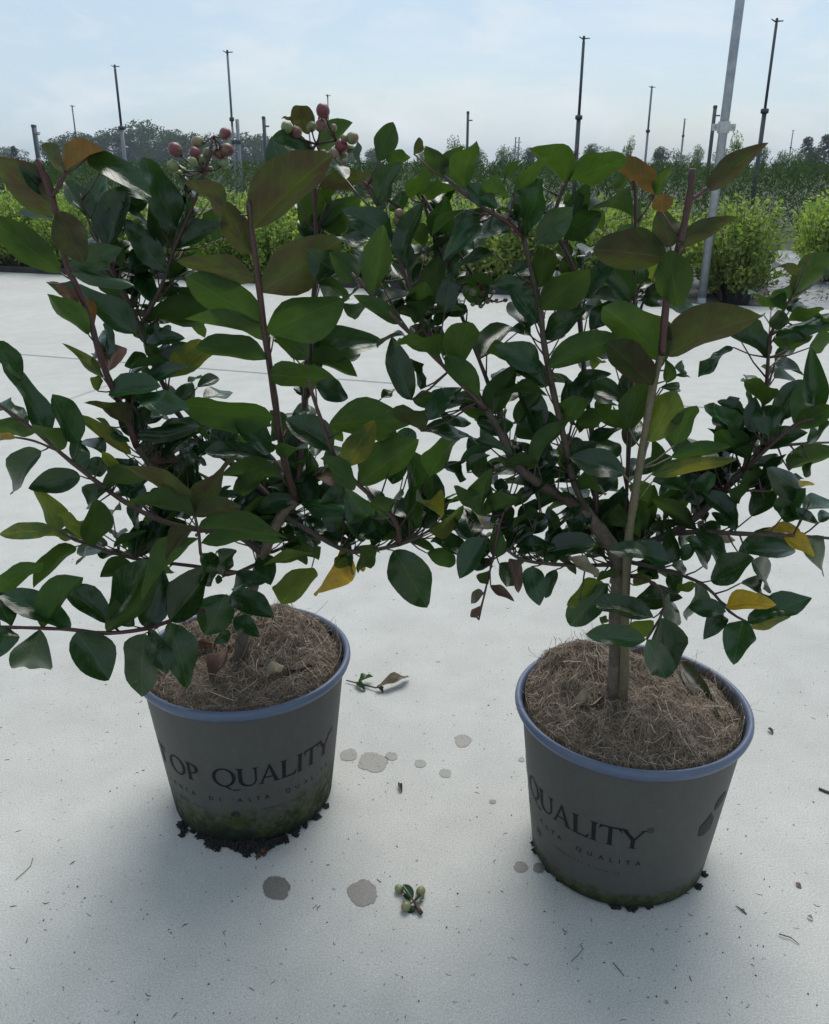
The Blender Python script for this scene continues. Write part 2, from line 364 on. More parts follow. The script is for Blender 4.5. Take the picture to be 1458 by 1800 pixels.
# ------------------------------------------------------------------ bed shrubs
def leaf_quad(mb, p, d, nrm, L, W, rnd):
    d = d.normalized(); s_ = d.cross(nrm)
    if s_.length < 1e-5: s_ = d.orthogonal()
    s_ = s_.normalized() * W * 0.5
    up_ = s_.cross(d).normalized() * L * 0.12
    mb.add([p, p + d * L * 0.5 + s_ + up_, p + d * L, p + d * L * 0.5 - s_ + up_], [(0, 1, 2, 3)], 0, None, rnd)
def rdir(zb=0.0):
    v = Vector((random.gauss(0, 1), random.gauss(0, 1), random.gauss(0, 1) + zb)); return v.normalized()
def bed_variant(seed):
    random.seed(seed); f_ = MB(); st = MB()
    for k in range(150):
        a = random.uniform(0, 2 * math.pi); rr = math.sqrt(random.random()) * 0.25
        h_ = 0.545 - 0.10 * (rr / 0.25) ** 2 + random.uniform(-0.11, 0.045)
        zb = random.uniform(0.02, 0.14)
        b = Vector((rr * 0.45 * math.cos(a), rr * 0.45 * math.sin(a), zb)); t_ = Vector((rr * math.cos(a) + random.uniform(-.03, .03), rr * math.sin(a) + random.uniform(-.03, .03), h_))
        if rr > 0.17 and random.random() < 0.7: t_.z = random.uniform(0.16, h_)
        st.tube([b, (b + t_) / 2 + rdir() * 0.015, t_], [0.003, 0.002, 0.001], 3)
        sh = random.uniform(0.25, 0.75)
        for q in range(20):
            u = 0.2 + 0.82 * q / 19; p = b.lerp(t_, u) + rdir() * 0.012
            d = rdir(0.4); d.x += math.cos(a) * 0.5; d.y += math.sin(a) * 0.5
            leaf_quad(f_, p, d, rdir(1.2), random.uniform(0.024, 0.046), random.uniform(0.015, 0.026), min(1, max(0, sh + random.uniform(-.25, .25))))
    return f_.mesh('bed_leaves'), st.mesh('bed_stems')
bv = [bed_variant(s) for s in (11, 12, 13, 14)]
pot_ = MB(); pot_.lathe([(0.0, 0.0), (0.075, 0.0), (0.09, 0.14), (0.095, 0.14), (0.095, 0.15), (0.085, 0.15), (0.083, 0.13), (0.0, 0.13)], 16)
bed_pot = pot_.mesh('bed_pot')
for f_, s_ in bv: f_.materials.append(M_BED); s_.materials.append(M_TRUNK)
bed_pot.materials.append(M_BLACKPOT)
random.seed(5)
def bed_shrub(a, b, label, group):
    p = ab(a, b, -0.03); o = empty('bed_shrub', p); v = random.choice(bv)
    tag(o, label, 'shrub', group)
    o.rotation_euler.z = random.uniform(0, 6.28); s_ = random.uniform(0.94, 1.06); o.scale = (s_ * 1.05, s_ * 1.05, s_ * random.uniform(0.95, 1.03))
    obj('foliage', v[0], None, o); obj('stems', v[1], None, o); obj('pot', bed_pot, None, o)
rows = [(5.86, 'bushy light green shrub in the row along the black edging board', 'light green shrubs in the row along the edging'),
        (6.34, 'bushy light green shrub in the second row behind the edging board', 'light green shrubs in the second row'),
        (6.86, 'bushy light green shrub in the back row of the long shrub block', 'light green shrubs in the back row')]
for ri, (b, lab, grp) in enumerate(rows):
    a = PATH_A - 0.24 - (0.0, 0.06, 0.02)[ri]
    while a > -6.6 - ri * 0.5:
        bed_shrub(a, b + random.uniform(-.03, .03), lab if ri or a < PATH_A - 0.3 else 'bushy light green shrub at the row end beside the galvanised pole', grp); a -= 0.44 + random.uniform(-.03, .03)
for (b, n_) in ((7.30, 5), (7.80, 5), (8.30, 4)):
    for k in range(n_):
        bed_shrub(PATH_A + 0.46 + k * 0.45 + random.uniform(-.03, .03), b + random.uniform(-.03, .03),
                  'bushy light green shrub in the block across the white ground cover', 'light green shrubs across the white path')
# litter on the path
lt = MB()
for k in range(260):
    p = ab(PATH_A - 0.15 + random.gauss(0.25, 0.28), EDGE_B + 0.25 + abs(random.gauss(0, 0.9)), 0.0)
    leaf_quad(lt, p + Vector((0, 0, 0.003)), Vector((random.gauss(0, 1), random.gauss(0, 1), 0.25)), Vector((0, 0, 1)), 0.035, 0.018, random.random())
tag(lt.build('leaf_litter', foliage_mat('litter', [(0.05, 0.035, 0.025), (0.14, 0.10, 0.07), (0.25, 0.21, 0.16)], 0.1, 0.8)),
    'dry brown leaf litter on the white ground cover', 'leaf litter', kind='stuff')

# ------------------------------------------------------------------ darker feathery rows farther back
random.seed(21)
bd = MB()
for row in range(16):
    Y0_ = 10.0 + row * 1.4 + row * row * 0.16; step = 0.34 + row * 0.045
    x = -0.62 * Y0_ - 1.0
    while x < 0.62 * Y0_ + 1.0:
        bx_ = x + random.uniform(-.1, .1); by_ = Y0_ - 0.28 * bx_ * 0.4 + random.uniform(-.2, .2)
        H_ = random.uniform(0.74, 0.86) + row * 0.010
        nb = 340 if row < 2 else (180 if row < 4 else 100); sh = random.uniform(0.2, 0.8)
        for q in range(nb):
            a = random.uniform(0, 6.28); rr = random.uniform(0.02, 0.26)
            p = Vector((bx_ + rr * math.cos(a), by_ + rr * math.sin(a), random.uniform(0.05, 0.93) * H_))
            d = Vector((math.cos(a) * 0.8, math.sin(a) * 0.8, random.uniform(0.2, 1.4)))
            leaf_quad(bd, p, d, rdir(), random.uniform(0.04, 0.085) * (1 + row * 0.08), random.uniform(0.008, 0.016) * (1 + row * 0.16), min(1, max(0, sh + random.uniform(-.4, .4))))
        x += step
tag(bd.build('nursery_rows', M_BAND), 'dense band of dark green feathery plants behind the light green shrubs', 'plants', kind='stuff')

# ------------------------------------------------------------------ far trees
def crown_mesh(seed, nblob, nleaf, size, kind='round'):
    random.seed(seed); mb = MB(); tr = MB()
    tr.tube([(0, 0, 0), (0.01, 0.01, 0.2), (0, 0.0, 0.45)], [0.03, 0.022, 0.012], 6)
    blobs = []
    for k in range(nblob):
        a = random.uniform(0, 6.28)
        if kind == 'cypress': z = 0.1 + 0.85 * k / nblob; rr = 0.0; br = 0.11 * (1 - abs(z - 0.4) * 1.3) + 0.02
        else:
            z = random.uniform(0.14, 0.86); rr = random.uniform(0, 0.36) * math.sqrt(max(0.05, 1 - ((z - 0.55) / 0.42) ** 2)); br = random.uniform(0.13, 0.22)
        c = Vector((rr * math.cos(a), rr * math.sin(a), z)); blobs.append((c, br))
        if kind != 'cypress': tr.tube([(0, 0, 0.25), c * 0.5 + Vector((0, 0, 0.12)), c], [0.012, 0.008, 0.003], 4)
    for (c, br) in blobs:
        sh = random.uniform(0.15, 0.85)
        for q in range(nleaf):
            v = rdir(); p = c + v * br * random.uniform(0.55, 1.05) * Vector((1, 1, 0.8)).length / 1.62
            leaf_quad(mb, p, rdir(0.2) + v, rdir(), size * random.uniform(0.7, 1.4), size * 0.8, min(1, max(0, sh + random.uniform(-.25, .25))))
    a_ = mb.mesh('crown'); b_ = tr.mesh('trunk'); b_.materials.append(M_TRUNK); return a_, b_
tv = [crown_mesh(s, 20, 170, 0.045) for s in (31, 32, 33, 34)]
tl = [crown_mesh(s, 16, 80, 0.05) for s in (41, 42)]
cv = [crown_mesh(51, 16, 90, 0.035, 'cypress')]
for v in tv: v[0].materials.append(M_TREE)
for v in tl: v[0].materials.append(M_LIGHTTREE)
for v in cv: v[0].materials.append(M_CYP)
random.seed(61)
HOR = 291.0
def far_tree(v, x, ytop, D, wpx, label, group, name='tree', cat='tree'):
    d = ray(x, HOR); p = CAM + d * (D / d.y); H_ = CAM_H + (HOR - ytop) * D / F_PX * 1.02
    o = empty(name, (p.x, D, -0.06)); tag(o, label, cat, group)
    W_ = wpx * D / F_PX / 0.85; o.scale = (W_, W_, H_); o.rotation_euler.z = random.uniform(0, 6.28)
    obj('crown', v[0], None, o); obj('trunk', v[1], None, o)
for (x, yt, wp) in [(20, 264, 40), (95, 252, 40), (122, 248, 44), (148, 243, 50), (180, 240, 52), (222, 236, 60), (262, 226, 56), (290, 240, 48), (318, 238, 52), (352, 244, 46),
                    (385, 245, 44), (430, 243, 50), (462, 246, 48), (496, 252, 46), (530, 254, 44), (600, 262, 50), (660, 266, 44)]:
    far_tree(random.choice(tv), x, yt, random.uniform(165, 200), wp * 1.25, 'dark rounded tree in the wood on the horizon behind the berry clusters', 'trees of the far wood')
for x, yt, wp, D in [(700, 268, 34, 120), (745, 262, 30, 110), (800, 246, 34, 120), (838, 262, 40, 110), (885, 259, 32, 100), (905, 260, 28, 100), (930, 264, 30, 105), (958, 262, 34, 100), (1000, 268, 40, 95), (1040, 258, 34, 95),
                     (1068, 262, 30, 100), (1160, 262, 36, 90), (1190, 264, 36, 90), (1225, 258, 32, 95), (1268, 262, 38, 90), (1340, 258, 28, 92), (1375, 266, 40, 90), (1400, 264, 36, 95), (1430, 262, 40, 90)]:
    far_tree(random.choice(tl + tv[:1]), x, yt, D, wp, 'small low green tree in the line along the horizon', 'low trees along the horizon')
for x, yt, wp, D in [(1105, 246, 26, 70), (1290, 238, 30, 60)]:
    far_tree(random.choice(tl), x, yt, D, wp, 'slim young tree with loose crown rising above the hedge line', 'young trees above the hedge line')
for x, yt, wp in [(1415, 244, 34), (1448, 240, 40), (28, 261, 18)]:
    far_tree(cv[0], x, yt, 120, wp * 2.4, 'dark pointed cypress on the horizon', 'cypresses on the horizon', 'cypress')

# ------------------------------------------------------------------ poles and sprinkler risers
def pole_at(x, D):
    d = ray(x, HOR); p = CAM + d * (D / d.y); return Vector((p.x, D, 0))
def top_z(ytop, D): return CAM_H + (HOR - ytop) * D / F_PX
head_mb = MB()
head_mb.tube([(0, 0, 0), (0, 0, 0.05)], 0.014, 8); head_mb.tube([(0, 0, 0.05), (0, 0, 0.085)], [0.02, 0.012], 8)
head_mb.tube([(-0.012, 0, 0.05), (-0.06, 0, 0.075)], [0.008, 0.005], 6); head_mb.tube([(0.012, 0, 0.055), (0.075, 0.01, 0.06)], [0.008, 0.006], 6)
HEAD = head_mb.mesh('sprinkler_head'); HEAD.materials.append(M_PIPE)
def riser(xt, ytop, ycol, D, r1, r2, label, mat1=M_PIPE, mat2=M_PIPE, head=True, x0=None, group=None):
    # xt: pixel at the horizon level
    b = pole_at(xt, D); zt = top_z(ytop, D); o = empty('sprinkler_riser', (b.x, b.y, -0.06)); tag(o, label, 'sprinkler', group)
    zc = top_z(ycol, D) if ycol else zt * 0.5
    m_ = MB(); m_.tube([(0, 0, 0), (0, 0, zc + 0.06)], r1, 8); m_.build('post', mat1, o, True)
    m_ = MB(); m_.tube([(0, 0, zc - 0.04), (0, 0, zt + 0.06)], r2, 8); m_.build('upper_pipe', mat2, o, True)
    m_ = MB(); m_.lathe([(r1, -0.03), (r1 + 0.018, -0.02), (r1 + 0.018, 0.02), (r2, 0.03)], 12); c_ = m_.build('collar', M_PIPE, o, True); c_.location.z = zc + 0.06
    if head:
        h_ = obj('sprinkler_head', HEAD, None, o); h_.location.z = zt + 0.04
    return o
def xh(xa, ya, xb, yb): return xa + (xb - xa) * (HOR - ya) / (yb - ya)
riser(xh(197, 148, 216, 262), 150, 235, 15.6, .030, .020, 'tall thin sprinkler riser standing left of the first berry cluster', M_GREYPIPE, M_PIPE)
rA = riser(xh(397, 128, 414, 300), 130, 222, 13.7, .016, .016, 'tall sprinkler riser strapped to a short grey post near the berry cluster', M_GREYPIPE, M_GREYPIPE)
m_ = MB(); m_.tube([(0.075, 0.0, 0), (0.075, 0, top_z(222, 13.7) + 0.06)], 0.026, 8); m_.build('support_post', M_GREYPIPE, rA, True)
m_ = MB(); m_.box(-0.02, -0.03, 1.1, 0.11, 0.03, 1.15); m_.build('strap', M_PIPE, rA)
riser(1012.5, 110, 218, 12.2, .028, .018, 'tall dark sprinkler riser rising behind the shrub with straight pale shoot', M_PIPE, M_PIPE)
riser(1332, 86, 208, 10.8, .026, .016, 'tallest slim sprinkler riser, near the galvanised pole and white path', M_PIPE, M_PIPE)
riser(1134, 177, 238, 19, .024, .020, 'pale grey slim sprinkler riser in the field', M_GREYPIPE, M_GREYPIPE)
riser(140, 206, 250, 24, .022, .018, 'short faint sprinkler riser above the far wood', M_GREYPIPE, M_GREYPIPE)
riser(580, 190, 240, 22, .018, .014, 'thin sprinkler riser tip directly behind the tallest berry cluster', M_GREYPIPE, M_GREYPIPE)
riser(1386, 238, 262, 40, .03, .022, 'small distant sprinkler riser near the cypresses', M_GREYPIPE, M_GREYPIPE)
riser(1196, 222, 245, 34, .035, .03, 'distant sprinkler with broad twin head beside the thick dark post', M_GREYPIPE, M_GREYPIPE)
def post(xt, ytop, D, r_, label, mat=M_PIPE, group=None):
    b = pole_at(xt, D); o = empty('field_post', (b.x, b.y, -0.06)); tag(o, label, 'post', group)
    zt = top_z(ytop, D)
    m_ = MB(); m_.tube([(0, 0, 0), (0, 0, zt)], r_, 8); m_.build('shaft', mat, o, True)
    m_ = MB(); m_.lathe([(0, 0.02), (r_ * 0.8, 0.02), (r_ * 1.15, 0.0), (r_ * 1.15, -0.04), (r_, -0.05)], 10); c_ = m_.build('cap', mat, o); c_.location.z = zt
    m_ = MB(); m_.box(r_ * 0.8, -0.02, 0, r_ + 0.09, 0.02, 0.03); c_ = m_.build('bracket', mat, o); c_.location.z = zt - 0.22
post(1246, 197, 23, .045, 'thick dark post between the galvanised pole and the distant twin sprinkler')
post(821, 207, 26, .035, 'single dark post above the gap between the two shrubs')
post(468, 215, 24, .04, 'dark post between the two berry clusters')
post(470.5, 219, 30, .02, 'thin grey post tight beside the dark post between the berry clusters', M_GREYPIPE)
post(68, 228, 24, .045, 'dark post above the reddish shoot tip')
post(72.5, 229, 30, .025, 'thin grey post tight beside the dark post above the reddish shoot tip', M_GREYPIPE)
post(905, 246, 45, .03, 'small distant grey post, one of a close pair', M_GREYPIPE, 'distant pair of posts')
post(911, 246, 45, .03, 'small distant grey post, one of a close pair', M_GREYPIPE, 'distant pair of posts')

b = gnd(1233, 532); o = empty('galvanised_pole', b); tag(o, 'galvanised steel pole with pale clamp at the edge of the pavement', 'pole')
o.rotation_euler = (0, R(0.6), 0)
m_ = MB(); m_.tube([(0, 0, -0.05), (0, 0, 1.2), (0, 0, 2.6)], 0.0245, 16); m_.build('shaft', M_STEEL, o, True)
zc = CAM_H + (HOR - 240) * 5.6 / F_PX
m_ = MB(); m_.lathe([(0.025, -0.03), (0.033, -0.03), (0.033, 0.03), (0.025, 0.03)], 16); c_ = m_.build('clamp', M_CLAMP, o); c_.location.z = zc + 0.02
for sx in (-1, 1):
    m_ = MB(); m_.box(sx * 0.030, -0.014, -0.018, sx * 0.062, 0.014, 0.018); q = m_.build('clamp_ear', M_CLAMP, c_)
    m_ = MB(); m_.tube([(sx * 0.05, -0.022, 0), (sx * 0.05, 0.022, 0)], 0.007, 6); m_.build('bolt', M_STEEL, c_)
m_ = MB(); m_.tube([(0, 0, 0), (0, 0, 0.03)], [0.03, 0.026], 16); c_ = m_.build('foot_collar', M_STEEL, o)

# ------------------------------------------------------------------ pots
POTS = {'L': Vector((-0.2080, 0.9418, 0)), 'R': Vector((0.2436, 0.8432, 0))}
RB, KZ, HRIM = 0.1005, (0.1215 - 0.1005) / 0.19, 0.2045
def pot_mat(name, algae, seed):
    k = N(name); o_ = k.objc(); sep = k.n('ShaderNodeSeparateXYZ'); k.l(o_, sep.inputs[0]); z = sep.outputs[2]
    mpn = k.n('ShaderNodeMapping'); mpn.inputs['Location'].default_value = (seed, seed * 2, 0); mpn.inputs['Scale'].default_value = (1, 1, 0.45); k.l(o_, mpn.inputs['Vector'])
    v = mpn.outputs['Vector']
    base = k.ramp(k.noise(9, 4, 0.5, v), [(0.3, (0.072, 0.072, 0.066)), (0.7, (0.084, 0.084, 0.077))])
    dust = k.ramp(k.noise(120, 4, 0.65, v), [(0.35, 0.93), (0.7, 1.06)]); base = k.mix(1.0, base, dust, 'MULTIPLY')
    scr = k.ramp(k.noise(70, 3, 0.6, o_), [(0.69, 0.0), (0.73, 0.5)]); base = k.mix(scr, base, (0.10, 0.10, 0.095))
    lvl = k.math('ADD', z, k.math('MULTIPLY', k.math('SUBTRACT', k.noise(26, 6, 0.7, v), 0.5), -0.055 * (algae / 0.04)))
    f1 = k.ramp(k.math('DIVIDE', lvl, algae), [(0.55, 1.0), (1.05, 0.0)])
    f1 = k.mix(1.0, f1, k.ramp(k.noise(110, 4, 0.7, o_), [(0.34, 0.10), (0.56, 1.0)]), 'MULTIPLY')
    gcol = k.ramp(k.noise(60, 5, 0.7, o_), [(0.32, (0.010, 0.020, 0.006)), (0.5, (0.034, 0.048, 0.010)), (0.68, (0.080, 0.088, 0.024))])
    c = k.mix(f1, base, gcol)
    f2 = k.ramp(k.math('DIVIDE', lvl, algae), [(0.10, 1.0), (0.50, 0.0)]); c = k.mix(f2, c, (0.012, 0.018, 0.009))
    k.l(c, k.b.inputs['Base Color']); k.b.inputs['Roughness'].default_value = 0.48
    k.l(k.mix(f1, 0.55, 0.95), k.b.inputs['Roughness']); k.b.inputs['Specular IOR Level'].default_value = 0.28; k.bump(k.noise(90, 4, 0.6, o_), 0.12, 0.0008); return k.m
M_RIM = simple('rim_plastic', (0.080, 0.108, 0.172), 0.42, 0.12, 22)
M_POTIN = simple('pot_inside', (0.05, 0.06, 0.08), 0.6, 0.2, 22)
M_PRINT = simple('print_ink', (0.010, 0.012, 0.013), 0.65, 0.3, 200, 0.0, 0.2)
M_PRINT2 = simple('print_grey', (0.030, 0.032, 0.031), 0.65, 0.25, 200, 0.0, 0.2)

def arc(cx, cy, rx, ry, t0, t1, n): return [(cx + rx * math.cos(t0 + (t1 - t0) * i / n), cy + ry * math.sin(t0 + (t1 - t0) * i / n)) for i in range(n + 1)]
def strip(o_, i_): return [[o_[k], o_[k + 1], i_[k + 1], i_[k]] for k in range(len(o_) - 1)]
def bar(x0, y0, x1, y1, w0, w1=None):
    w1 = w1 or w0
    if abs(y1 - y0) > abs(x1 - x0) * 0.5: return [[(x0 - w0 / 2, y0), (x0 + w0 / 2, y0), (x1 + w1 / 2, y1), (x1 - w1 / 2, y1)]]
    return [[(x0, y0 - w0 / 2), (x1, y1 - w1 / 2), (x1, y1 + w1 / 2), (x0, y0 + w0 / 2)]]
def serif(x, y, w_, up_):   # flared foot or head
    s_ = 1 if up_ else -1
    return [[(x - w_ / 2, y), (x + w_ / 2, y), (x + w_ / 4, y + s_ * 0.06), (x - w_ / 4, y + s_ * 0.06)]]
def glyph(c):
    P_ = []
    if c in 'OQ':
        P_ += strip(arc(0, .5, .52, .53, 0, 2 * math.pi, 28), arc(0, .5, .36, .46, 0, 2 * math.pi, 28))
        if c == 'Q': P_ += [[(-.10, .04), (.10, .02), (.34, -.20), (.16, -.14)], [(.16, -.14), (.34, -.20), (.62, -.24), (.40, -.26)], [(.34, -.20), (.62, -.24), (.70, -.16), (.60, -.19)]]
    if c == 'T':
        P_ += bar(0, .02, 0, .97, .17, .15) + serif(0, 0, .36, True) + bar(-.40, .96, -.13, .96, .07) + bar(-.13, .96, .13, .96, .07) + bar(.13, .96, .40, .96, .07)
        P_ += [[(-.40, .99), (-.46, .78), (-.42, .78), (-.30, .93)], [(.40, .99), (.30, .93), (.42, .78), (.46, .78)]]
    if c == 'I': P_ += bar(0, .02, 0, .98, .17) + serif(0, 0, .36, True) + serif(0, 1, .36, False)
    if c == 'L':
        P_ += bar(-.2, .02, -.2, .98, .17) + serif(-.2, 0, .34, True) + serif(-.2, 1, .36, False) + bar(-.12, .035, .12, .035, .07) + bar(.12, .035, .34, .035, .07)
        P_ += [[(.34, 0), (.42, .24), (.38, .24), (.24, .06)]]
    if c == 'P':
        P_ += bar(-.22, .02, -.22, .98, .16) + serif(-.22, 0, .36, True) + serif(-.26, 1, .26, False)
        P_ += strip(arc(-.18, .70, .46, .30, -math.pi / 2, math.pi / 2, 14), arc(-.18, .70, .29, .245, -math.pi / 2, math.pi / 2, 14))
    if c == 'U':
        P_ += bar(-.32, .30, -.32, .98, .17) + serif(-.32, 1, .38, False) + bar(.34, .30, .34, .98, .08) + serif(.34, 1, .30, False)
        P_ += strip(arc(-.0125, .32, .3925, .35, math.pi, 2 * math.pi, 16), arc(.0325, .32, .2675, .28, math.pi, 2 * math.pi, 16))
    if c == 'A':
        P_ += [[(-.40, .02), (-.32, .02), (.03, .90), (-.03, 1.0)], [(.22, .02), (.41, .02), (.05, 1.03), (-.05, 1.03)]]
        P_ += [[(-.24, .30), (.24, .30), (.22, .37), (-.21, .37)]] + serif(-.36, 0, .28, True) + serif(.32, 0, .36, True)
    if c == 'Y':
        P_ += bar(0, .02, 0, .50, .16) + serif(0, 0, .34, True)
        P_ += [[(-.08, .44), (.08, .50), (-.28, .98), (-.46, .98)], [(.00, .46), (.08, .44), (.42, .98), (.34, .98)]] + serif(-.37, 1, .34, False) + serif(.38, 1, .26, False)
    return P_
def cone(th, z, off=0.0005):
    r_ = RB + KZ * z + off; return Vector((r_ * math.sin(R(th)), -r_ * math.cos(R(th)), z))
def put_polys(mb, polys, th, z0, hgt):
    for q in polys:
        if len(q) < 3: continue
        vv = [cone(th + math.degrees(x * hgt / (RB + KZ * z0)), z0 + y * hgt) for x, y in q]
        ar = sum(q[k][0] * q[(k + 1) % len(q)][1] - q[(k + 1) % len(q)][0] * q[k][1] for k in range(len(q)))
        mb.add(vv, [tuple(range(len(q))) if ar > 0 else tuple(reversed(range(len(q))))])
_cache = {}
def sans(ch):
    if ch not in _cache:
        cu = bpy.data.curves.new('glyph', 'FONT'); cu.body = ch; cu.size = 1.0; cu.align_x = 'CENTER'; cu.resolution_u = 3
        ob = bpy.data.objects.new('glyph', cu); C.objects.link(ob)
        dg = bpy.context.evaluated_depsgraph_get(); me = ob.evaluated_get(dg).to_mesh()
        vs_ = [(v.co.x / 0.73, v.co.y / 0.73) for v in me.vertices]; _cache[ch] = [[vs_[i] for i in p.vertices] for p in me.polygons]
        ob.evaluated_get(dg).to_mesh_clear(); bpy.data.objects.remove(ob); bpy.data.curves.remove(cu)
    return _cache[ch]

def hit_cone(x, y, c):
    d = ray(x, y); t_ = 0.4
    while t_ < 1.6:
        p = CAM + d * t_ - c
        if math.hypot(p.x, p.y) < RB + KZ * p.z: break
        t_ += 0.0004
    return math.degrees(math.atan2(p.x, -p.y)), p.z
def build_pot(key, rot, algae, label):
    c = POTS[key]; o = empty('plant_pot', c); tag(o, label, 'pot', None)
    b_ = MB(); b_.lathe([(0.0, 0.001), (RB - 0.004, 0.0), (RB, 0.004), (RB + KZ * 0.05, 0.05), (RB + KZ * 0.10, 0.10), (RB + KZ * 0.15, 0.15), (RB + KZ * 0.192, 0.192)], 72)
    body = b_.build('body', pot_mat('pot_plastic', algae, 3.0 if key == 'L' else 8.0), o, True)
    r_ = MB(); zz = HRIM
    r_.lathe([(0.1205, zz - 0.0150), (0.1255, zz - 0.0140), (0.1285, zz - 0.0105), (0.1300, zz - 0.0060), (0.1294, zz - 0.0020), (0.1272, zz), (0.1245, zz - 0.0006), (0.1222, zz - 0.003), (0.1212, zz - 0.010)], 72)
    r_.build('rim', M_RIM, o, True)
    i_ = MB(); i_.lathe([(0.1213, zz - 0.009), (0.1185, zz - 0.03), (0.1165, 0.160), (0.0, 0.160)], 48); i_.build('inner_wall', M_POTIN, o, True)
    lt_ = MB()
    for ch, th in (('T', -54.5), ('O', -37.6), ('P', -24.5), ('Q', -4.9), ('U', 9.2), ('A', 21.7), ('L', 33.4), ('I', 41.4), ('T', 50.2), ('Y', 62.2)):
        put_polys(lt_, glyph(ch), th + rot, 0.0935, 0.0262)
    put_polys(lt_, strip(arc(0, 0, 1, 1, 0, 6.2832, 16), arc(0, 0, .82, .82, 0, 6.2832, 16)), 70.6 + rot, 0.1205, 0.0034)
    put_polys(lt_, [[(x * 0.9, y * 0.9 - 0.33) for x, y in q] for q in sans('R')], 70.6 + rot, 0.1205, 0.0034)
    lt_.build('lettering', M_PRINT, body)
    sm = MB()
    sp = [('P', -56.5), ('I', -51.5), ('A', -45.5), ('N', -39.2), ('T', -33.5), ('A', -27.8), ('D', -15), ('I', -9.2), ("'", -0.8), ('A', 3.3), ('L', 9.6), ('T', 14.4), ('A', 19.8),
          ('Q', 33.2), ('U', 39.8), ('A', 46.4), ('L', 52), ('I', 56.6), ('T', 61.2), ('A', 66.8)]
    for ch, th in sp: put_polys(sm, sans(ch), th + rot, 0.0690, 0.0064)
    put_polys(sm, [[(-.05, .0), (.10, -.2), (.16, -.15), (.02, .05)]], 66.2 + rot, 0.0775, 0.0064)
    t_ = 'TOPQUALITY-PIANTE.IT'
    for k, ch in enumerate(t_): put_polys(sm, sans(ch), 16.0 + k * 2.15 + rot, 0.0525, 0.0027)
    for k in range(11):                                             # row of marks too small to read
        if k not in (5,): put_polys(sm, [[(-.28, 0), (.28, 0.05), (.22, .8), (-.3, .75)]], -43 + k * 2.3 + rot, 0.0525, 0.0022)
    # round emblem with a small arch
    put_polys(sm, strip(arc(0, 0, 1, 1, 0, 6.2832, 20), arc(0, 0, .86, .86, 0, 6.2832, 20)), -0.4 + rot, 0.0500, 0.0052)
    put_polys(sm, strip(arc(0, -.1, .62, .62, -0.6, 3.74, 14), arc(0, -.1, .36, .36, -0.6, 3.74, 14)), -0.4 + rot, 0.0500, 0.0052)
    put_polys(sm, [arc(0, -.15, .16, .2, 0, 6.2832, 8)[:-1]], -0.4 + rot, 0.0500, 0.0052)
    sm.build('small_print', M_PRINT, body)
    if key == 'R':
        mk = MB()
        for poly in ([(1180, 500), (1215, 492), (1255, 450), (1275, 405), (1284, 372), (1272, 340), (1256, 362), (1222, 405), (1190, 440)],
                     [(1289, 328), (1320, 295), (1342, 262), (1362, 218), (1368, 190), (1345, 215), (1318, 252), (1300, 285)]):
            q = [hit_cone(920 + x / 3.837, 1340 + y / 3.837, c) for x, y in poly]
            cx_ = sum(a for a, _ in q) / len(q); cz = sum(b2 for _, b2 in q) / len(q)
            vv = [cone(cx_, cz)] + [cone(a, b2) for a, b2 in q]; n_ = len(q)
            mk.add(vv, [(0, 1 + (k + 1) % n_, 1 + k) for k in range(n_)])
        mk.build('leaf_emblem', M_PRINT2, body)
    return o
build_pot('L', 0.0, 0.062, 'grey plastic pot with thick green algae round its base')
build_pot('R', -70.0, 0.026, 'grey plastic pot with leaf emblem and only a thin mossy foot')

# ------------------------------------------------------------------ coir mulch in the pots
def fib_mat():
    k = N('coir_fibre'); at_ = k.n('ShaderNodeAttribute'); at_.attribute_name = 'rnd'
    c = k.ramp(at_.outputs['Fac'], [(0.0, (0.065, 0.046, 0.031)), (0.45, (0.19, 0.142, 0.100)), (0.8, (0.32, 0.255, 0.190)), (1.0, (0.50, 0.43, 0.34))])
    k.l(c, k.b.inputs['Base Color']); k.b.inputs['Roughness'].default_value = 0.75; return k.m
M_FIB = fib_mat()
M_MAT = simple('coir_mat', (0.085, 0.062, 0.045), 0.95, 0.5, 240)
def mulch_z(key, x, y):
    r_ = math.hypot(x, y); z = 0.1985 - 0.010 * (r_ / 0.12) ** 4
    if key == 'L':
        z += 0.030 * math.exp(-((x - 0.035) ** 2 + (y - 0.062) ** 2) / 0.0032) + 0.012 * math.exp(-((x + 0.06) ** 2 + (y - 0.05) ** 2) / 0.003) - 0.008 * math.exp(-((x + 0.01) ** 2 + (y + 0.03) ** 2) / 0.0016)
    else:
        z += 0.038 * math.exp(-((x + 0.055) ** 2 + (y - 0.060) ** 2) / 0.0036) + 0.017 * math.exp(-((x - 0.02) ** 2 + (y + 0.045) ** 2) / 0.0016) + 0.010 * math.exp(-((x - 0.05) ** 2 + (y - 0.05) ** 2) / 0.003)
        z -= 0.006 * math.exp(-((x - 0.012 - 0.2 * (y + .05)) ** 2) / 0.00002) * (1 if y < -0.02 else 0)
    z += 0.007 * noise.noise(Vector((x * 38, y * 38, 3 if key == 'L' else 9))) + 0.004 * noise.noise(Vector((x * 90, y * 90, 5)))
    return z
RM = 0.1185
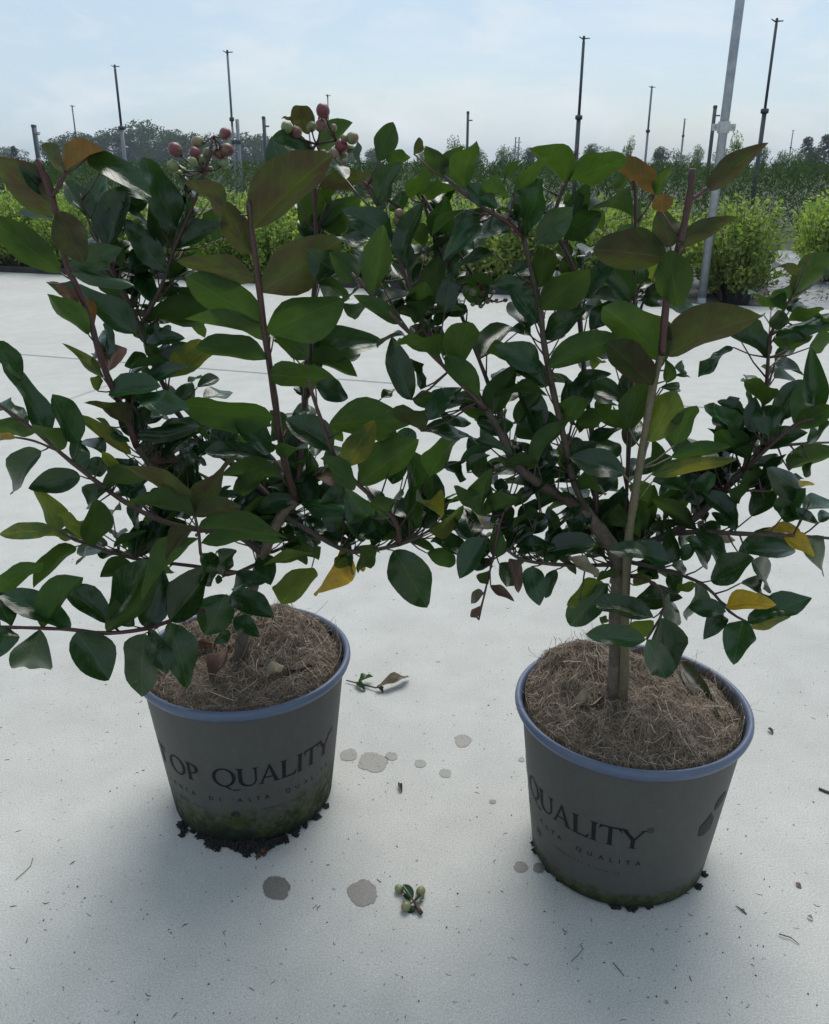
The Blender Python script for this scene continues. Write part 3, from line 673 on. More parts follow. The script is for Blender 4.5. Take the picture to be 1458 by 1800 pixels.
def build_mulch(key, label, n_fib, seed):
    random.seed(seed); c = POTS[key]; d_ = MB(); nr, na = 18, 64
    vv = [(0, 0, mulch_z(key, 0, 0))]
    for i in range(1, nr + 1):
        for k in range(na):
            t_ = 2 * math.pi * k / na; q = RM * i / nr; x, y = q * math.cos(t_), q * math.sin(t_)
            vv.append((x, y, mulch_z(key, x, y) - (0.012 if i == nr else 0)))
    ff = [(0, 1 + k, 1 + (k + 1) % na) for k in range(na)]
    for i in range(nr - 1):
        for k in range(na):
            k2 = (k + 1) % na; ff.append((1 + i * na + k, 1 + (i + 1) * na + k, 1 + (i + 1) * na + k2, 1 + i * na + k2))
    d_.add(vv, ff); o = d_.build('coir_mulch', M_MAT, None, True); o.location = c; tag(o, label, 'mulch')
    fb = MB()
    for k in range(n_fib):
        t_ = random.uniform(0, 6.2832); q = math.sqrt(random.random()) * 0.113; x, y = q * math.cos(t_), q * math.sin(t_)
        a = random.uniform(0, 6.2832); L_ = random.uniform(0.010, 0.034); cv_ = random.gauss(0, 1) * 0.9
        lift = abs(random.gauss(0, 0.0022)) + 0.0006; wild = random.random() < 0.035
        if wild: lift += random.uniform(0.003, 0.012); L_ *= 1.3
        pts = []; n_ = 4
        for j in range(n_ + 1):
            s_ = j / n_
            if j: x += math.cos(a) * L_ / n_; y += math.sin(a) * L_ / n_; a += cv_ / n_
            rr = math.hypot(x, y); lim = 0.1185 if not wild else 0.138
            if rr > lim: x *= lim / rr; y *= lim / rr
            zz = mulch_z(key, x, y) if rr < RM else HRIM
            zz += lift * (math.sin(math.pi * s_) if not wild else s_ * 1.6)
            if rr > 0.112: zz = max(zz, (HRIM + 0.001) if rr > 0.1195 else 0.19)
            pts.append(Vector((x, y, zz)))
        hw = random.uniform(0.00018, 0.00036); sd = Vector((-math.sin(a), math.cos(a), random.uniform(-.8, .8))).normalized() * hw
        vv = []
        for p in pts: vv += [p - sd, p + sd]
        fb.add(vv, [(2 * j, 2 * j + 1, 2 * j + 3, 2 * j + 2) for j in range(n_)], 0, None, max(0.02, min(1, random.gauss(0.5, 0.25))))
    f_ = fb.build('fibres', M_FIB, o); f_['kind'] = 'stuff'
    return o
build_mulch('L', 'brown coir fibre mulch filling the algae stained pot', 11000, 71)
build_mulch('R', 'brown coir fibre mulch in the pot with leaf emblem, ridged in the middle', 11000, 72)

# ------------------------------------------------------------------ leaves
TS = [0, .03, .09, .18, .29, .41, .53, .65, .76, .86, .945, 1]
LUV = {}
def leaf_mesh(name, bend=0.12, fold=0.16, wave=0.02, twist=0.0, shape=0.9, curl=0.0, asym=0.0, notch=None, seed=0):
    rg = random.Random(seed); mb = MB(); vv = []; uv = []; ff = []
    def zf(t_, x): return -bend * t_ * t_ + 0.10 * bend * t_ + fold * abs(x) + wave * math.sin(t_ * 9 + seed) * (1 if x > 0 else -1) * min(1, abs(x) * 4) - curl * max(0, abs(x) - 0.2) * 1.6
    rows = []
    for i, t_ in enumerate(TS):
        if i in (0, len(TS) - 1):
            yy = t_; xx = asym * math.sin(t_ * math.pi * .5) * 0.5; rows.append([len(vv)]); vv.append((xx, yy, zf(t_, 0))); uv.append((0.5, t_)); continue
        hw = 0.5 * (math.sin(math.pi * t_ ** shape)) ** 0.74
        hw *= 1 + 0.035 * math.sin(t_ * 11 + seed * 1.7)
        row = []
        for j, s_ in enumerate((-1, -.5, 0, .5, 1)):
            h_ = hw * (1 + 0.05 * math.sin(t_ * 8 + seed * 2.1 + (1.9 if s_ > 0 else 0))) if abs(s_) == 1 else hw
            if notch and abs(t_ - notch) < 0.08 and s_ == 1: h_ *= 0.55
            x = s_ * h_; tw = twist * (t_ - 0.3)
            cx_ = asym * math.sin(t_ * math.pi * .5) * 0.5
            row.append(len(vv)); vv.append((cx_ + x * math.cos(tw), t_ - 0.03 * (1 - abs(s_)) * 0, zf(t_, x) + x * math.sin(tw))); uv.append((0.5 + s_ * h_, t_))
        rows.append(row)
    for i in range(len(rows) - 1):
        a, b_ = rows[i], rows[i + 1]
        if len(a) == 1: ff += [(a[0], b_[j + 1], b_[j]) for j in range(4)]
        elif len(b_) == 1: ff += [(a[j], a[j + 1], b_[0]) for j in range(4)]
        else: ff += [(a[j], a[j + 1], b_[j + 1], b_[j]) for j in range(4)]
    mb.add(vv, ff, 0, uv); me = mb.mesh(name, True); me.materials.append(LM['d']); LUV[me.name] = uv; return me
LV = [leaf_mesh('leaf', 0.16, 0.34, 0.03, 0.0, 0.92, seed=1), leaf_mesh('leaf', 0.32, 0.22, 0.05, 0.25, 0.86, seed=2), leaf_mesh('leaf', 0.08, 0.46, 0.03, -0.2, 0.95, asym=0.10, seed=3),
      leaf_mesh('leaf', 0.44, 0.28, 0.04, 0.3, 0.9, asym=-0.12, seed=4), leaf_mesh('leaf', 0.22, 0.16, 0.08, -0.4, 0.84, seed=5), leaf_mesh('leaf', -0.12, 0.36, 0.05, 0.15, 1.0, asym=0.08, seed=6),
      leaf_mesh('leaf', 0.26, 0.52, 0.03, 0.0, 0.9, asym=-0.08, seed=7), leaf_mesh('leaf', 0.18, 0.25, 0.09, 0.5, 0.88, notch=0.59, seed=8),
      leaf_mesh('leaf', 0.30, 0.40, 0.06, -0.3, 0.8, asym=0.05, seed=9), leaf_mesh('leaf', 0.20, -0.18, 0.05, 0.2, 0.93, curl=0.12, asym=-0.05, seed=10)]
LV += [leaf_mesh('leaf', random.uniform(.0, .5), random.uniform(.1, .55), random.uniform(.02, .10), random.uniform(-.6, .6), random.uniform(.76, 1.05), asym=random.uniform(-.18, .18), seed=20 + q) for q in range(8)]
CURL = [leaf_mesh('leaf', 0.5, 0.9, 0.10, 0.7, 0.9, asym=0.15, seed=11), leaf_mesh('leaf', 0.35, -0.7, 0.12, -0.6, 0.9, curl=0.3, asym=-0.2, seed=12), leaf_mesh('leaf', 0.2, 0.7, 0.14, 0.3, 0.95, seed=13)]
def place_leaf(me, B, T, W_, Nrm, mat, parent=None, name='leaf'):
    A = T - B; L_ = A.length; y_ = A.normalized(); z_ = (Nrm - y_ * Nrm.dot(y_)).normalized(); x_ = y_.cross(z_)
    m4 = Matrix((x_ * W_, y_ * L_, z_ * ((L_ + W_) * 0.5))).transposed().to_4x4(); m4.translation = B
    o = bpy.data.objects.new(name, me); C.objects.link(o); o.matrix_world = m4
    if parent is not None: o.parent = parent; o.matrix_parent_inverse = parent.matrix_basis.inverted()
    if mat is not LM['d']:
        o.material_slots[0].link = 'OBJECT'; o.material_slots[0].material = mat
    return o

# ---- stems: (plant, material, base radius, tip radius, [(x, y, dy) ...] in photograph pixels, dy metres from the pot axis)
STEMS = [
 ('L', 'trunk', .0088, .0072, [(424, 1135, .0), (440, 1050, .0), (463, 975, -.01), (495, 905, -.02), (522, 880, -.02)]),
 ('L', 'brown', .0048, .0030, [(522, 880, -.02), (500, 810, -.05), (483, 700, -.08), (468, 600, -.10), (455, 500, -.12), (442, 400, -.13), (437, 352, -.13)]),
 ('L', 'brown', .0042, .0026, [(522, 880, -.02), (532, 760, 0), (545, 600, .0), (556, 450, .0), (552, 330, .0), (549, 265, .0)]),
 ('L', 'bark', .0045, .0020, [(497, 905, -.02), (561, 943, -.04), (620, 970, -.06), (702, 957, -.08), (743, 940, -.09)]),
 ('L', 'brown', .0036, .0022, [(702, 957, -.08), (691, 909, -.10), (602, 823, -.12), (568, 747, -.13), (542, 669, -.135)]),
 ('L', 'bark', .0050, .0036, [(463, 975, -.01), (400, 925, -.03), (300, 860, -.06), (240, 785, -.075)]),
 ('L', 'red', .0044, .0036, [(240, 785, -.075), (219, 727, -.08), (192, 669, -.085), (175, 623, -.09), (158, 561, -.095), (137, 507, -.10), (117, 465, -.10), (103, 390, -.105), (89, 342, -.11), (66, 279, -.115)]),
 ('L', 'red', .0030, .0020, [(90, 345, -.11), (105, 325, -.11), (117, 299, -.112)]),
 ('L', 'bark', .0046, .0026, [(500, 900, -.02), (450, 850, .0), (381, 795, .01), (357, 783, .015), (309, 720, .02), (267, 631, .02), (240, 558, .02), (206, 496, .02)]),
 ('L', 'brown', .0022, .0014, [(206, 496, .02), (171, 424, .02), (154, 383, .02), (140, 340, .02)]),
 ('L', 'brown', .0028, .0018, [(250, 566, .02), (281, 510, .025), (305, 441, .03), (343, 352, .03), (360, 305, .03), (372, 262, .03)]),
 ('L', 'brown', .0042, .0018, [(480, 935, -.015), (400, 935, -.05), (330, 928, -.08), (271, 910, -.10), (213, 878, -.11), (165, 843, -.12), (110, 799, -.13), (58, 754, -.14), (0, 713, -.15), (-50, 670, -.155)]),
 ('L', 'brown', .0016, .0012, [(96, 790, -.13), (60, 775, -.135), (21, 768, -.14), (-20, 764, -.145)]),
 ('L', 'brown', .0030, .0012, [(440, 1010, -.01), (340, 995, -.05), (237, 982, -.09), (165, 960, -.11), (127, 946, -.12), (95, 930, -.125)]),
 ('L', 'red', .0034, .0020, [(436, 1062, .0), (343, 1077, -.06), (261, 1104, -.12), (189, 1113, -.14), (127, 1107, -.15), (62, 1104, -.16), (0, 1102, -.165), (-40, 1098, -.17)]),
 ('L', 'brown', .0030, .0016, [(455, 990, -.01), (400, 1010, -.08), (358, 985, -.14), (350, 940, -.175), (343, 908, -.19)]),
 ('R', 'trunk', .0105, .0088, [(1084, 1200, .0), (1084, 1090, .0), (1086, 985, .0), (1053, 930, .0), (1022, 893, .0)]),
 ('R', 'tan', .0056, .0044, [(1098, 1195, -.012), (1103, 983, -.03), (1114, 887, -.035), (1130, 791, -.04), (1149, 676, -.05), (1164, 623, -.055)]),
 ('R', 'red', .0044, .0036, [(1164, 624, -.055), (1168, 571, -.06), (1177, 494, -.065), (1198, 418, -.07), (1213, 345, -.072), (1218, 296, -.073)]),
 ('R', 'red', .0024, .0018, [(1213, 350, -.072), (1226, 345, -.073), (1244, 330, -.075)]),
 ('R', 'bark', .0068, .0036, [(1022, 893, .0), (957, 856, -.02), (905, 815, -.04), (887, 775, -.045), (856, 720, -.05)]),
 ('R', 'brown', .0030, .0018, [(856, 720, -.05), (801, 665, -.055), (767, 630, -.055), (705, 570, -.06), (654, 519, -.06), (618, 480, -.06)]),
 ('R', 'red', .0022, .0014, [(767, 630, -.055), (742, 560, -.02), (720, 505, .0), (705, 462, .01), (691, 421, .02), (664, 363, .02), (637, 318, .02)]),
 ('R', 'brown', .0028, .0016, [(905, 815, -.03), (868, 700, .0), (830, 600, .02), (801, 527, .03), (780, 455, .03), (757, 397, .03), (743, 343, .03)]),
 ('R', 'bark', .0044, .0028, [(1040, 915, .0), (1010, 850, -.01), (996, 788, -.015), (973, 688, -.02), (957, 605, -.025), (950, 545, -.025), (936, 480, -.03), (920, 415, -.03)]),
 ('R', 'red', .0026, .0016, [(920, 416, -.03), (893, 390, -.04), (856, 369, -.045), (815, 339, -.05), (780, 309, -.05)]),
 ('R', 'brown', .0036, .0018, [(1050, 925, .01), (1045, 800, .02), (1030, 680, .02), (1020, 565, .02), (1012, 480, .02), (975, 400, .02), (985, 345, .02), (999, 315, .02), (1016, 256, .02)]),
 ('R', 'brown', .0030, .0018, [(1095, 990, .01), (1106, 790, .04), (1114, 605, .04), (1116, 494, .04), (1118, 353, .04), (1113, 318, .04)]),
 ('R', 'bark', .0064, .0038, [(1086, 1000, .0), (1125, 962, .0), (1183, 937, .0), (1233, 902, -.01), (1267, 868, -.01), (1306, 830, -.01)]),
 ('R', 'brown', .0030, .0018, [(1306, 830, -.01), (1330, 760, .0), (1345, 700, .01), (1350, 648, .01), (1355, 590, .01), (1378, 545, .01), (1397, 515, .01)]),
 ('R', 'brown', .0030, .0014, [(1306, 830, -.01), (1352, 785, -.03), (1397, 748, -.04), (1430, 735, -.05), (1475, 725, -.05)]),
 ('R', 'brown', .0024, .0014, [(1352, 785, -.03), (1410, 780, .0), (1470, 777, .01)]),
 ('R', 'bark', .0040, .0016, [(1183, 937, .0), (1240, 935, -.02), (1300, 938, -.05), (1370, 940, -.06), (1409, 942, -.06), (1480, 948, -.06)]),
 ('R', 'brown', .0020, .0012, [(1267, 868, -.01), (1300, 862, -.03), (1355, 864, -.04)]),
 ('R', 'bark', .0032, .0018, [(1087, 992, .0), (1030, 994, -.02), (976, 992, -.04), (919, 984, -.05), (890, 965, -.05)]),
 ('R', 'bark', .0030, .0016, [(957, 856, -.02), (915, 875, -.03), (887, 898, -.04)]),
 ('R', 'red', .0018, .0010, [(887, 896, -.04), (877, 929, -.045), (866, 984, -.05), (852, 1045, -.05), (842, 1090, -.05)]),
 ('R', 'brown', .0024, .0014, [(1092, 1010, -.01), (1150, 1025, -.06), (1168, 1068, -.09), (1137, 1124, -.12)]),
 ('R', 'bark', .0030, .0014, [(1094, 985, -.01), (1180, 1005, -.04), (1240, 1030, -.06), (1283, 1075, -.08), (1315, 1094, -.08)]),
]
REG = {'A': (0, 150, 2.916), 'B': (400, 150, 2.916), 'C': (900, 150, 2.613), 'D': (0, 600, 2.916), 'E': (400, 600, 2.916), 'F': (900, 600, 2.613)}
LEAVES = {
'A': '''300,650,-10,390,190,uo;325,420,200,320,90,uo;335,425,515,285,110,o;310,960,-30,670,150,u;270,690,110,660,50,d,2;305,640,430,900,150,uo,-1;450,370,700,480,110,d;520,430,690,482,56,u,-1
460,690,350,500,110,d;470,690,500,460,120,s,1;550,830,620,530,140,s;905,740,760,390,150,d;860,840,790,580,125,d,1;850,960,665,700,120,d;885,840,1130,690,110,d;860,990,990,880,100,d,1;770,1110,635,895,110,d
745,1195,1140,1185,120,u;830,1080,900,1020,75,d,1;360,930,600,850,125,d;370,950,640,1000,70,d,-1;700,1272,310,1000,150,d,-2;455,1280,255,1100,105,u;400,1110,310,1030,60,brown,1;440,1100,482,1190,60,o,1
530,1500,350,1340,60,g!;560,1465,545,1300,115,brown!;755,1395,665,1435,95,d;740,1310,900,1275,80,d,-1;770,1290,805,1220,60,d;760,1390,790,1320,66,u,-2;820,1440,850,1300,70,d,1;870,1500,1072,1368,135,yg;1170,650,990,500,110,uo
1290,865,1150,600,130,uo,1;1310,1000,950,880,120,uo;1335,1220,975,1010,175,u,1;1385,1290,980,1212,110,u;1360,1400,1032,1330,125,u,-1;640,960,670,1075,50,s,2;-60,1330,150,1480,120,d
250,560,150,430,90,d,4;600,560,690,640,60,d,4;240,1010,330,1080,50,u,2''',
'B': '''140,735,475,335,235,uo,-1;165,1060,540,790,250,uo;205,1270,570,1070,225,u;240,1280,430,1385,130,u,2;440,1370,740,1280,185,d,2;450,1380,670,1370,105,d,3;400,1400,655,1450,105,u;380,720,500,530,160,u,2;480,720,665,610,150,u,1
470,520,740,450,105,uo;842,800,660,620,125,d;890,890,1015,620,125,d;775,605,860,415,90,d;940,582,1035,395,90,u;970,560,1195,520,75,u;770,388,830,215,112,u;810,382,945,355,62,u;685,420,668,290,36,s;955,350,1010,268,56,uo
1120,455,1045,335,100,u;1210,525,1245,265,140,u;1120,470,1180,330,80,u,1;1230,510,1370,615,85,d;1290,560,1458,520,90,u;1455,745,1250,725,100,d;1300,700,1138,820,100,d,1;1062,770,1130,585,120,d;1155,1000,1080,790,125,d
1160,1010,1215,945,28,s;1085,775,1185,700,38,s;760,1075,785,740,125,u;930,1060,845,905,95,d,2;672,985,545,880,120,u;705,985,660,810,105,s,2;880,1215,660,1090,88,u;880,1160,830,1040,85,s,2;960,1222,1010,1010,125,u
1040,1135,1090,885,115,u,1;950,1000,1035,905,75,s,2;1080,1390,900,1240,115,u,-1;1180,1445,1205,1180,165,u,-1;1060,1230,1140,1165,60,s,3;1040,1250,1130,1300,75,s,2;1230,1150,1110,1150,62,d;1220,1090,1340,1000,110,d,2
1385,1025,1500,1000,80,d;1300,1400,1430,1230,120,s;1330,1375,1520,1345,100,u,-1;420,330,235,282,90,d,1;290,385,205,355,56,d,2;420,250,345,112,108,uo,2;470,325,622,205,105,u,4;330,185,285,150,22,o;700,560,640,510,60,s,1
500,900,430,760,150,d,4;560,960,440,860,150,d,4;720,700,600,760,110,d,3;830,640,905,560,70,d,3;1190,900,1290,800,90,d,4;1010,830,930,700,90,u,4;560,1100,480,980,120,d,5;1250,700,1330,640,70,d,3''',
'C': '''252,450,100,255,125,u;272,425,505,325,130,u;15,490,150,335,70,u;655,502,503,345,108,o;660,502,725,372,58,u;905,482,1132,285,108,uo;690,582,688,488,88,o;552,602,365,488,78,u;470,482,540,408,66,u
730,742,690,582,120,uo;768,724,965,628,95,uo;712,792,380,728,180,uo;725,755,775,1002,165,u,-1;700,1275,472,978,185,u;715,1245,1050,1000,195,uo;70,690,140,460,110,d;170,685,250,490,90,d;120,725,272,580,130,d,-1;240,700,402,598,105,d
130,930,150,730,110,u;138,1025,342,838,150,u;215,855,305,790,75,u,2;120,1092,-10,888,105,d;150,1150,312,1040,105,d,1;170,1295,466,1128,128,u,-1;130,1300,-12,1190,115,d;85,1150,-12,1108,66,d,1;338,975,440,815,90,d;542,985,430,820,110,d
545,995,600,925,56,d;590,932,675,872,55,s;580,912,600,788,68,d,1;605,1000,835,985,78,d,1;360,1125,512,1008,100,d,1;545,1195,470,1090,95,d;570,645,590,530,58,u,1;0,875,92,825,75,s,2;200,760,290,740,66,u,3
370,960,455,890,62,g,3;625,900,730,810,105,g,3;1312,880,1210,778,58,uo;1290,962,1462,785,108,u;1350,832,1356,772,34,uo;1242,1035,1104,935,86,u;1282,988,1190,928,66,u;1228,1122,1226,1030,80,u,-1;1275,1082,1432,1008,68,u;1210,1152,1480,1035,78,d,-1
1176,1255,1000,1060,92,d;1182,1222,1118,1090,58,d,1;1198,1172,1272,1182,46,u;1268,1212,1382,1128,80,u;1210,1272,1292,1200,58,s;1400,1135,1446,1055,98,u;1368,1205,1480,1155,78,u;1430,875,1480,850,50,u
300,620,390,540,80,u,4;240,560,330,500,80,u,4;420,650,350,560,80,u,4;480,720,560,650,80,u,4;270,900,200,960,80,d,4;420,1060,340,980,90,d,5;90,420,40,360,60,u,3''',
'D': '''242,492,60,108,118,d;112,412,-10,298,100,d;165,462,-20,420,88,u,-1;-30,515,72,490,30,y;402,522,255,285,128,d;300,562,225,398,112,u,-1;215,562,18,766,135,d;412,690,162,748,125,d;430,655,385,470,80,d,1;530,580,440,465,82,d,2
440,655,548,640,100,d,2;672,582,425,380,75,yg;662,442,475,262,92,uo,-1;500,255,498,192,56,g!;557,272,800,218,110,d;690,285,942,350,115,d,-1;890,345,985,212,98,s;705,452,722,318,82,s,2;690,488,988,445,80,d;530,432,652,492,46,d,1
1080,492,1040,362,88,s,1;1110,562,1240,378,108,d;1382,576,1222,395,118,d,1;1402,392,972,292,165,u;1392,432,1190,352,66,u,1;1012,235,1125,180,56,d;1040,535,905,602,100,s,1;780,566,842,515,48,s,2;602,645,528,552,58,g
530,725,742,640,105,u,-1;985,900,705,585,125,uo;990,892,1172,575,112,uo,1;990,902,680,770,110,u,-1;1000,902,1222,828,86,uo,-1;1022,952,1450,962,118,u;1190,905,1450,950,105,d,2;1020,1012,728,1222,98,u,-1;1005,945,830,1092,82,uo,-1
960,930,770,1060,120,d,1;1042,1032,1420,992,76,u,1;990,745,868,620,108,d,2;1440,692,1160,662,105,u,-1;1190,805,1335,690,105,u;1420,612,1075,590,86,d,2;905,600,770,590,58,brown,2;300,972,232,775,112,g;268,965,18,992,88,yg;392,1012,345,850,76,g
352,1012,232,985,42,g;486,1042,470,800,148,u;452,842,520,750,78,d,1;520,1078,378,1092,78,s;388,1052,180,1185,86,u;620,1092,512,1042,68,s;690,1102,745,918,128,d,1;215,1472,368,1150,150,u;-20,1285,186,1105,125,u
60,1460,-20,1270,90,d;352,1472,18,1255,128,d,1;560,1442,315,1230,138,d,1;540,1482,795,1180,150,u;560,1420,800,1150,150,d,2;690,1462,600,1400,82,d;740,1462,842,1205,142,d,1;872,1432,1080,1175,188,d,-1;800,1442,845,1262,88,d,1
1160,1298,1060,1495,188,d,-2;1180,1302,1357,1372,118,d,-1;1200,1420,1312,1492,92,d,-1;1180,1490,1108,1540,62,d;1112,1075,1205,1185,108,d;1335,1098,1390,1232,105,d;1200,1262,1332,1200,78,d;1042,1092,1082,1242,115,d
205,1475,100,1728,200,d;42,1478,-8,1605,110,d;392,1490,532,1730,205,d;742,1498,690,1812,165,d;772,1480,842,1692,105,d,-1;862,1442,972,1758,172,d,1;682,1150,510,1190,86,u;812,1192,902,1170,38,g;1105,1215,1145,1225,40,s
620,700,720,820,100,d,3;860,760,800,860,90,d,3;1140,1000,1240,920,90,d,4;880,1000,800,900,100,d,4;560,690,640,600,90,d,3''',
'E': '''212,172,542,172,130,u,-1;520,432,890,352,165,u;600,652,745,398,135,yg,-1;670,735,952,508,165,u;870,500,750,440,100,u,2;452,225,622,290,105,s,2;312,760,442,600,125,d;540,552,328,388,145,d,2;282,602,392,500,98,u;330,412,412,330,38,s
455,690,610,720,76,brown,2;480,600,642,742,98,u;362,800,150,858,86,d;395,830,580,852,95,d;560,1022,592,740,165,d,1;620,1010,725,860,110,d,2;350,992,490,1015,78,d;812,902,832,752,142,u;880,1032,902,838,98,u,1;962,962,930,588,128,d,1
1012,962,1062,650,125,d,1;1040,692,1166,448,125,u;1100,905,982,792,68,yg!;1040,982,1190,815,82,yg!;1180,872,1382,962,58,pale;1300,892,1172,720,88,u;1302,892,1282,650,108,u;1310,892,1480,800,86,u;790,292,868,238,48,s,2
992,462,868,298,112,uo,1;950,300,1062,300,90,u,1;1030,402,1172,225,105,d;1002,462,1252,462,82,d;1090,372,1262,402,66,d;1190,340,1332,362,72,u,1;1268,508,1422,545,56,d;1362,542,1184,615,56,d;1108,640,1218,700,66,d;1230,672,1312,588,50,d
1280,420,1470,400,110,d;1360,372,1420,158,120,u;1290,282,1148,98,118,u;990,245,960,85,66,s,1;940,300,850,5,125,d,1;1330,690,1402,605,72,d;1370,720,1440,755,66,d;575,1068,482,1318,130,y;432,1160,300,1332,125,g;442,1090,215,1112,48,g
620,1085,560,1165,66,g,1;640,1085,602,1195,78,d;772,1060,650,1172,105,u,-1;700,1112,690,1176,46,y;850,1072,1018,1366,205,d;1058,1008,1205,1118,112,d;945,1035,1058,1062,42,u;1022,1085,1148,1142,90,u,1;1320,1010,1188,1185,125,d
1350,1110,1268,1160,66,d,1;1372,1102,1392,962,84,u;1342,1250,1332,1135,68,u;1392,1140,1470,1252,90,d;1350,1252,1458,1322,48,brown!;1312,1282,1256,1330,40,pale!;1292,1362,1268,1420,48,brown!
700,560,620,480,120,d,4;420,480,350,420,110,d,4;300,450,240,380,80,u,3;720,900,640,800,130,d,4;900,700,820,640,120,d,4;960,560,880,480,110,d,4;480,900,400,960,90,d,4;1230,560,1320,480,80,d,3;850,960,760,900,110,d,3;680,680,760,600,90,d,4;1120,300,1040,260,80,d,4''',
'F': '''152,205,-5,35,105,d;290,190,432,148,68,d;372,130,425,62,58,g,2;522,265,340,195,95,d;642,205,448,25,128,uo,-1;712,192,705,85,58,u;748,120,812,118,56,s;745,158,835,155,22,s;682,212,786,215,48,d;540,405,582,190,105,u;630,462,745,232,165,g,-1
752,475,832,285,108,u;232,325,245,186,66,s;240,372,332,240,108,u,1;530,412,350,305,84,u;290,395,425,335,86,u,2;112,422,62,198,100,s;112,562,195,362,78,u;20,440,115,350,100,d,2;190,582,155,455,66,d;122,578,-25,530,66,u
515,612,300,512,125,s,-1;220,560,328,535,78,u;245,632,310,592,54,s;500,522,378,448,86,d,1;292,690,440,640,78,u;60,690,208,630,78,d;652,600,660,470,68,u;732,532,985,478,68,u;640,612,982,545,76,yg;1096,542,970,430,108,u
1080,432,905,295,88,d;1042,385,1005,252,98,d,1;1150,292,1120,140,116,u;1100,330,1095,225,32,s,1;1180,432,1182,284,112,s,-1;1225,350,1225,285,52,d,1;1310,382,1382,150,108,u;1312,385,1475,292,88,u;1392,300,1402,102,108,d,1
1330,400,1402,388,48,d;1358,462,1475,380,70,d;1140,480,1332,420,88,d,-1;1090,572,1245,548,58,d;1058,660,1192,600,78,u;1272,590,1432,480,78,u;1345,535,1292,485,46,u;1382,560,1350,618,36,s;1190,680,1392,632,58,y;1372,735,1224,596,92,d
1240,812,1325,698,112,d;1410,832,1232,815,66,d;1342,775,1475,725,80,d;1412,832,1475,765,60,s;1322,890,1165,848,54,y;1250,900,1382,965,66,y;1432,895,1395,1055,118,d;1040,970,1312,935,128,d;995,995,842,900,88,d;1030,870,1002,698,58,d
1015,845,925,785,58,d;1045,745,1060,662,66,u;835,680,915,625,76,d;640,862,762,832,48,u;850,835,1040,892,56,pale;870,892,958,845,58,s,-1;765,1020,700,865,78,d;775,995,842,940,60,d;722,1012,490,940,98,d,-2;732,1030,815,1065,56,s,-2
915,1100,1112,1005,132,d,-2;1100,1010,1235,1135,106,d;1050,1112,1225,1170,68,d;988,1212,1172,1185,78,y;1105,1300,1272,1255,86,yg;1085,1292,1357,1160,105,d,-1;982,1242,820,1208,86,d,-1;1062,1285,1022,1450,132,d,-1;972,1260,905,1335,80,d
850,1112,852,1292,88,d;710,1182,810,1285,108,d;568,1190,742,1155,98,d;652,1270,402,1228,95,d,-1;610,1372,352,1358,92,d,-1;682,1262,722,1550,162,d,-2;620,1372,698,1545,118,d,-2;540,1342,648,1272,76,g,2;442,1112,295,1292,125,d
422,1110,238,1182,68,g,1;312,1192,258,1222,36,g;478,1040,462,1150,34,pale;392,1095,488,1050,48,u;560,1122,640,1070,58,g,2;762,1152,832,1108,56,g,2;150,1012,242,865,78,u;98,945,20,1000,48,s;90,1035,112,1195,95,d;205,1048,170,1165,56,d
188,1012,192,958,56,d;-10,1000,42,1130,50,brown;255,998,420,1062,48,pale;400,938,188,922,58,g;362,785,265,872,82,d;138,795,15,885,50,u;130,800,-10,815,48,u;98,860,25,905,44,u;100,700,-5,738,66,u;380,742,535,830,98,u;590,902,582,790,56,u
850,862,660,738,88,u;645,645,822,665,78,d;700,790,805,690,86,u,2;405,1268,445,1290,40,g;480,690,420,600,80,d,3;560,650,620,720,80,u,3;440,520,360,620,90,d,3;880,560,800,620,90,d,3;860,760,930,690,80,d,3;950,900,860,960,90,d,3
780,1080,700,1120,100,d,2;900,1020,830,940,90,d,3;1150,1000,1200,900,90,d,3;1180,760,1120,700,80,u,3;590,1010,660,1080,90,d,3;760,880,830,960,80,d,3;330,460,260,520,80,d,3;400,330,450,260,80,u,4;200,420,140,330,90,d,3'''}

def smooth_path(pts, sub=3):
    out = []
    for i in range(len(pts) - 1):
        p0 = pts[max(i - 1, 0)]; p1 = pts[i]; p2 = pts[i + 1]; p3 = pts[min(i + 2, len(pts) - 1)]
        for k in range(sub):
            t_ = k / sub; t2 = t_ * t_; t3 = t2 * t_
            out.append(0.5 * ((2 * p1) + (p2 - p0) * t_ + (2 * p0 - 5 * p1 + 4 * p2 - p3) * t2 + (3 * p1 - p0 - 3 * p2 + p3) * t3))
    out.append(pts[-1]); return out

random.seed(99)
ROOT = {}
for key, lab in (('L', 'bushy dark green shrub with red berry clusters growing from the algae stained pot'), ('R', 'bushy dark green shrub with a straight pale shoot growing from the pot with leaf emblem')):
    c = POTS[key]; ROOT[key] = empty('berry_shrub', (c.x, c.y, 0.19)); tag(ROOT[key], lab, 'shrub')
SD = []
for (pl, mat, r0, r1, pts) in STEMS:
    Y0 = POTS[pl].y; p3 = smooth_path([at(x, y, Y0 + dy) for x, y, dy in pts]); n_ = len(p3)
    # keep the foot of the two trunks inside the mulch
    mb = MB(); rad = [(r0 + (r1 - r0) * i / (n_ - 1)) * (1 + 0.10 * math.sin(i * 2.3)) for i in range(n_)]
    if mat in ('trunk', 'tan'):
        p3 = [Vector((p3[0].x, p3[0].y, 0.17))] + p3; rad = [rad[0] * 1.5, rad[0] * 1.2] + rad[1:]
    rad = [q * 0.8 for q in rad]
    mb.tube(p3, rad, 8)
    SD.append(dict(pl=pl, mat=mat, mb=mb, pts=p3, px=[px(p) for p in p3], r=rad))
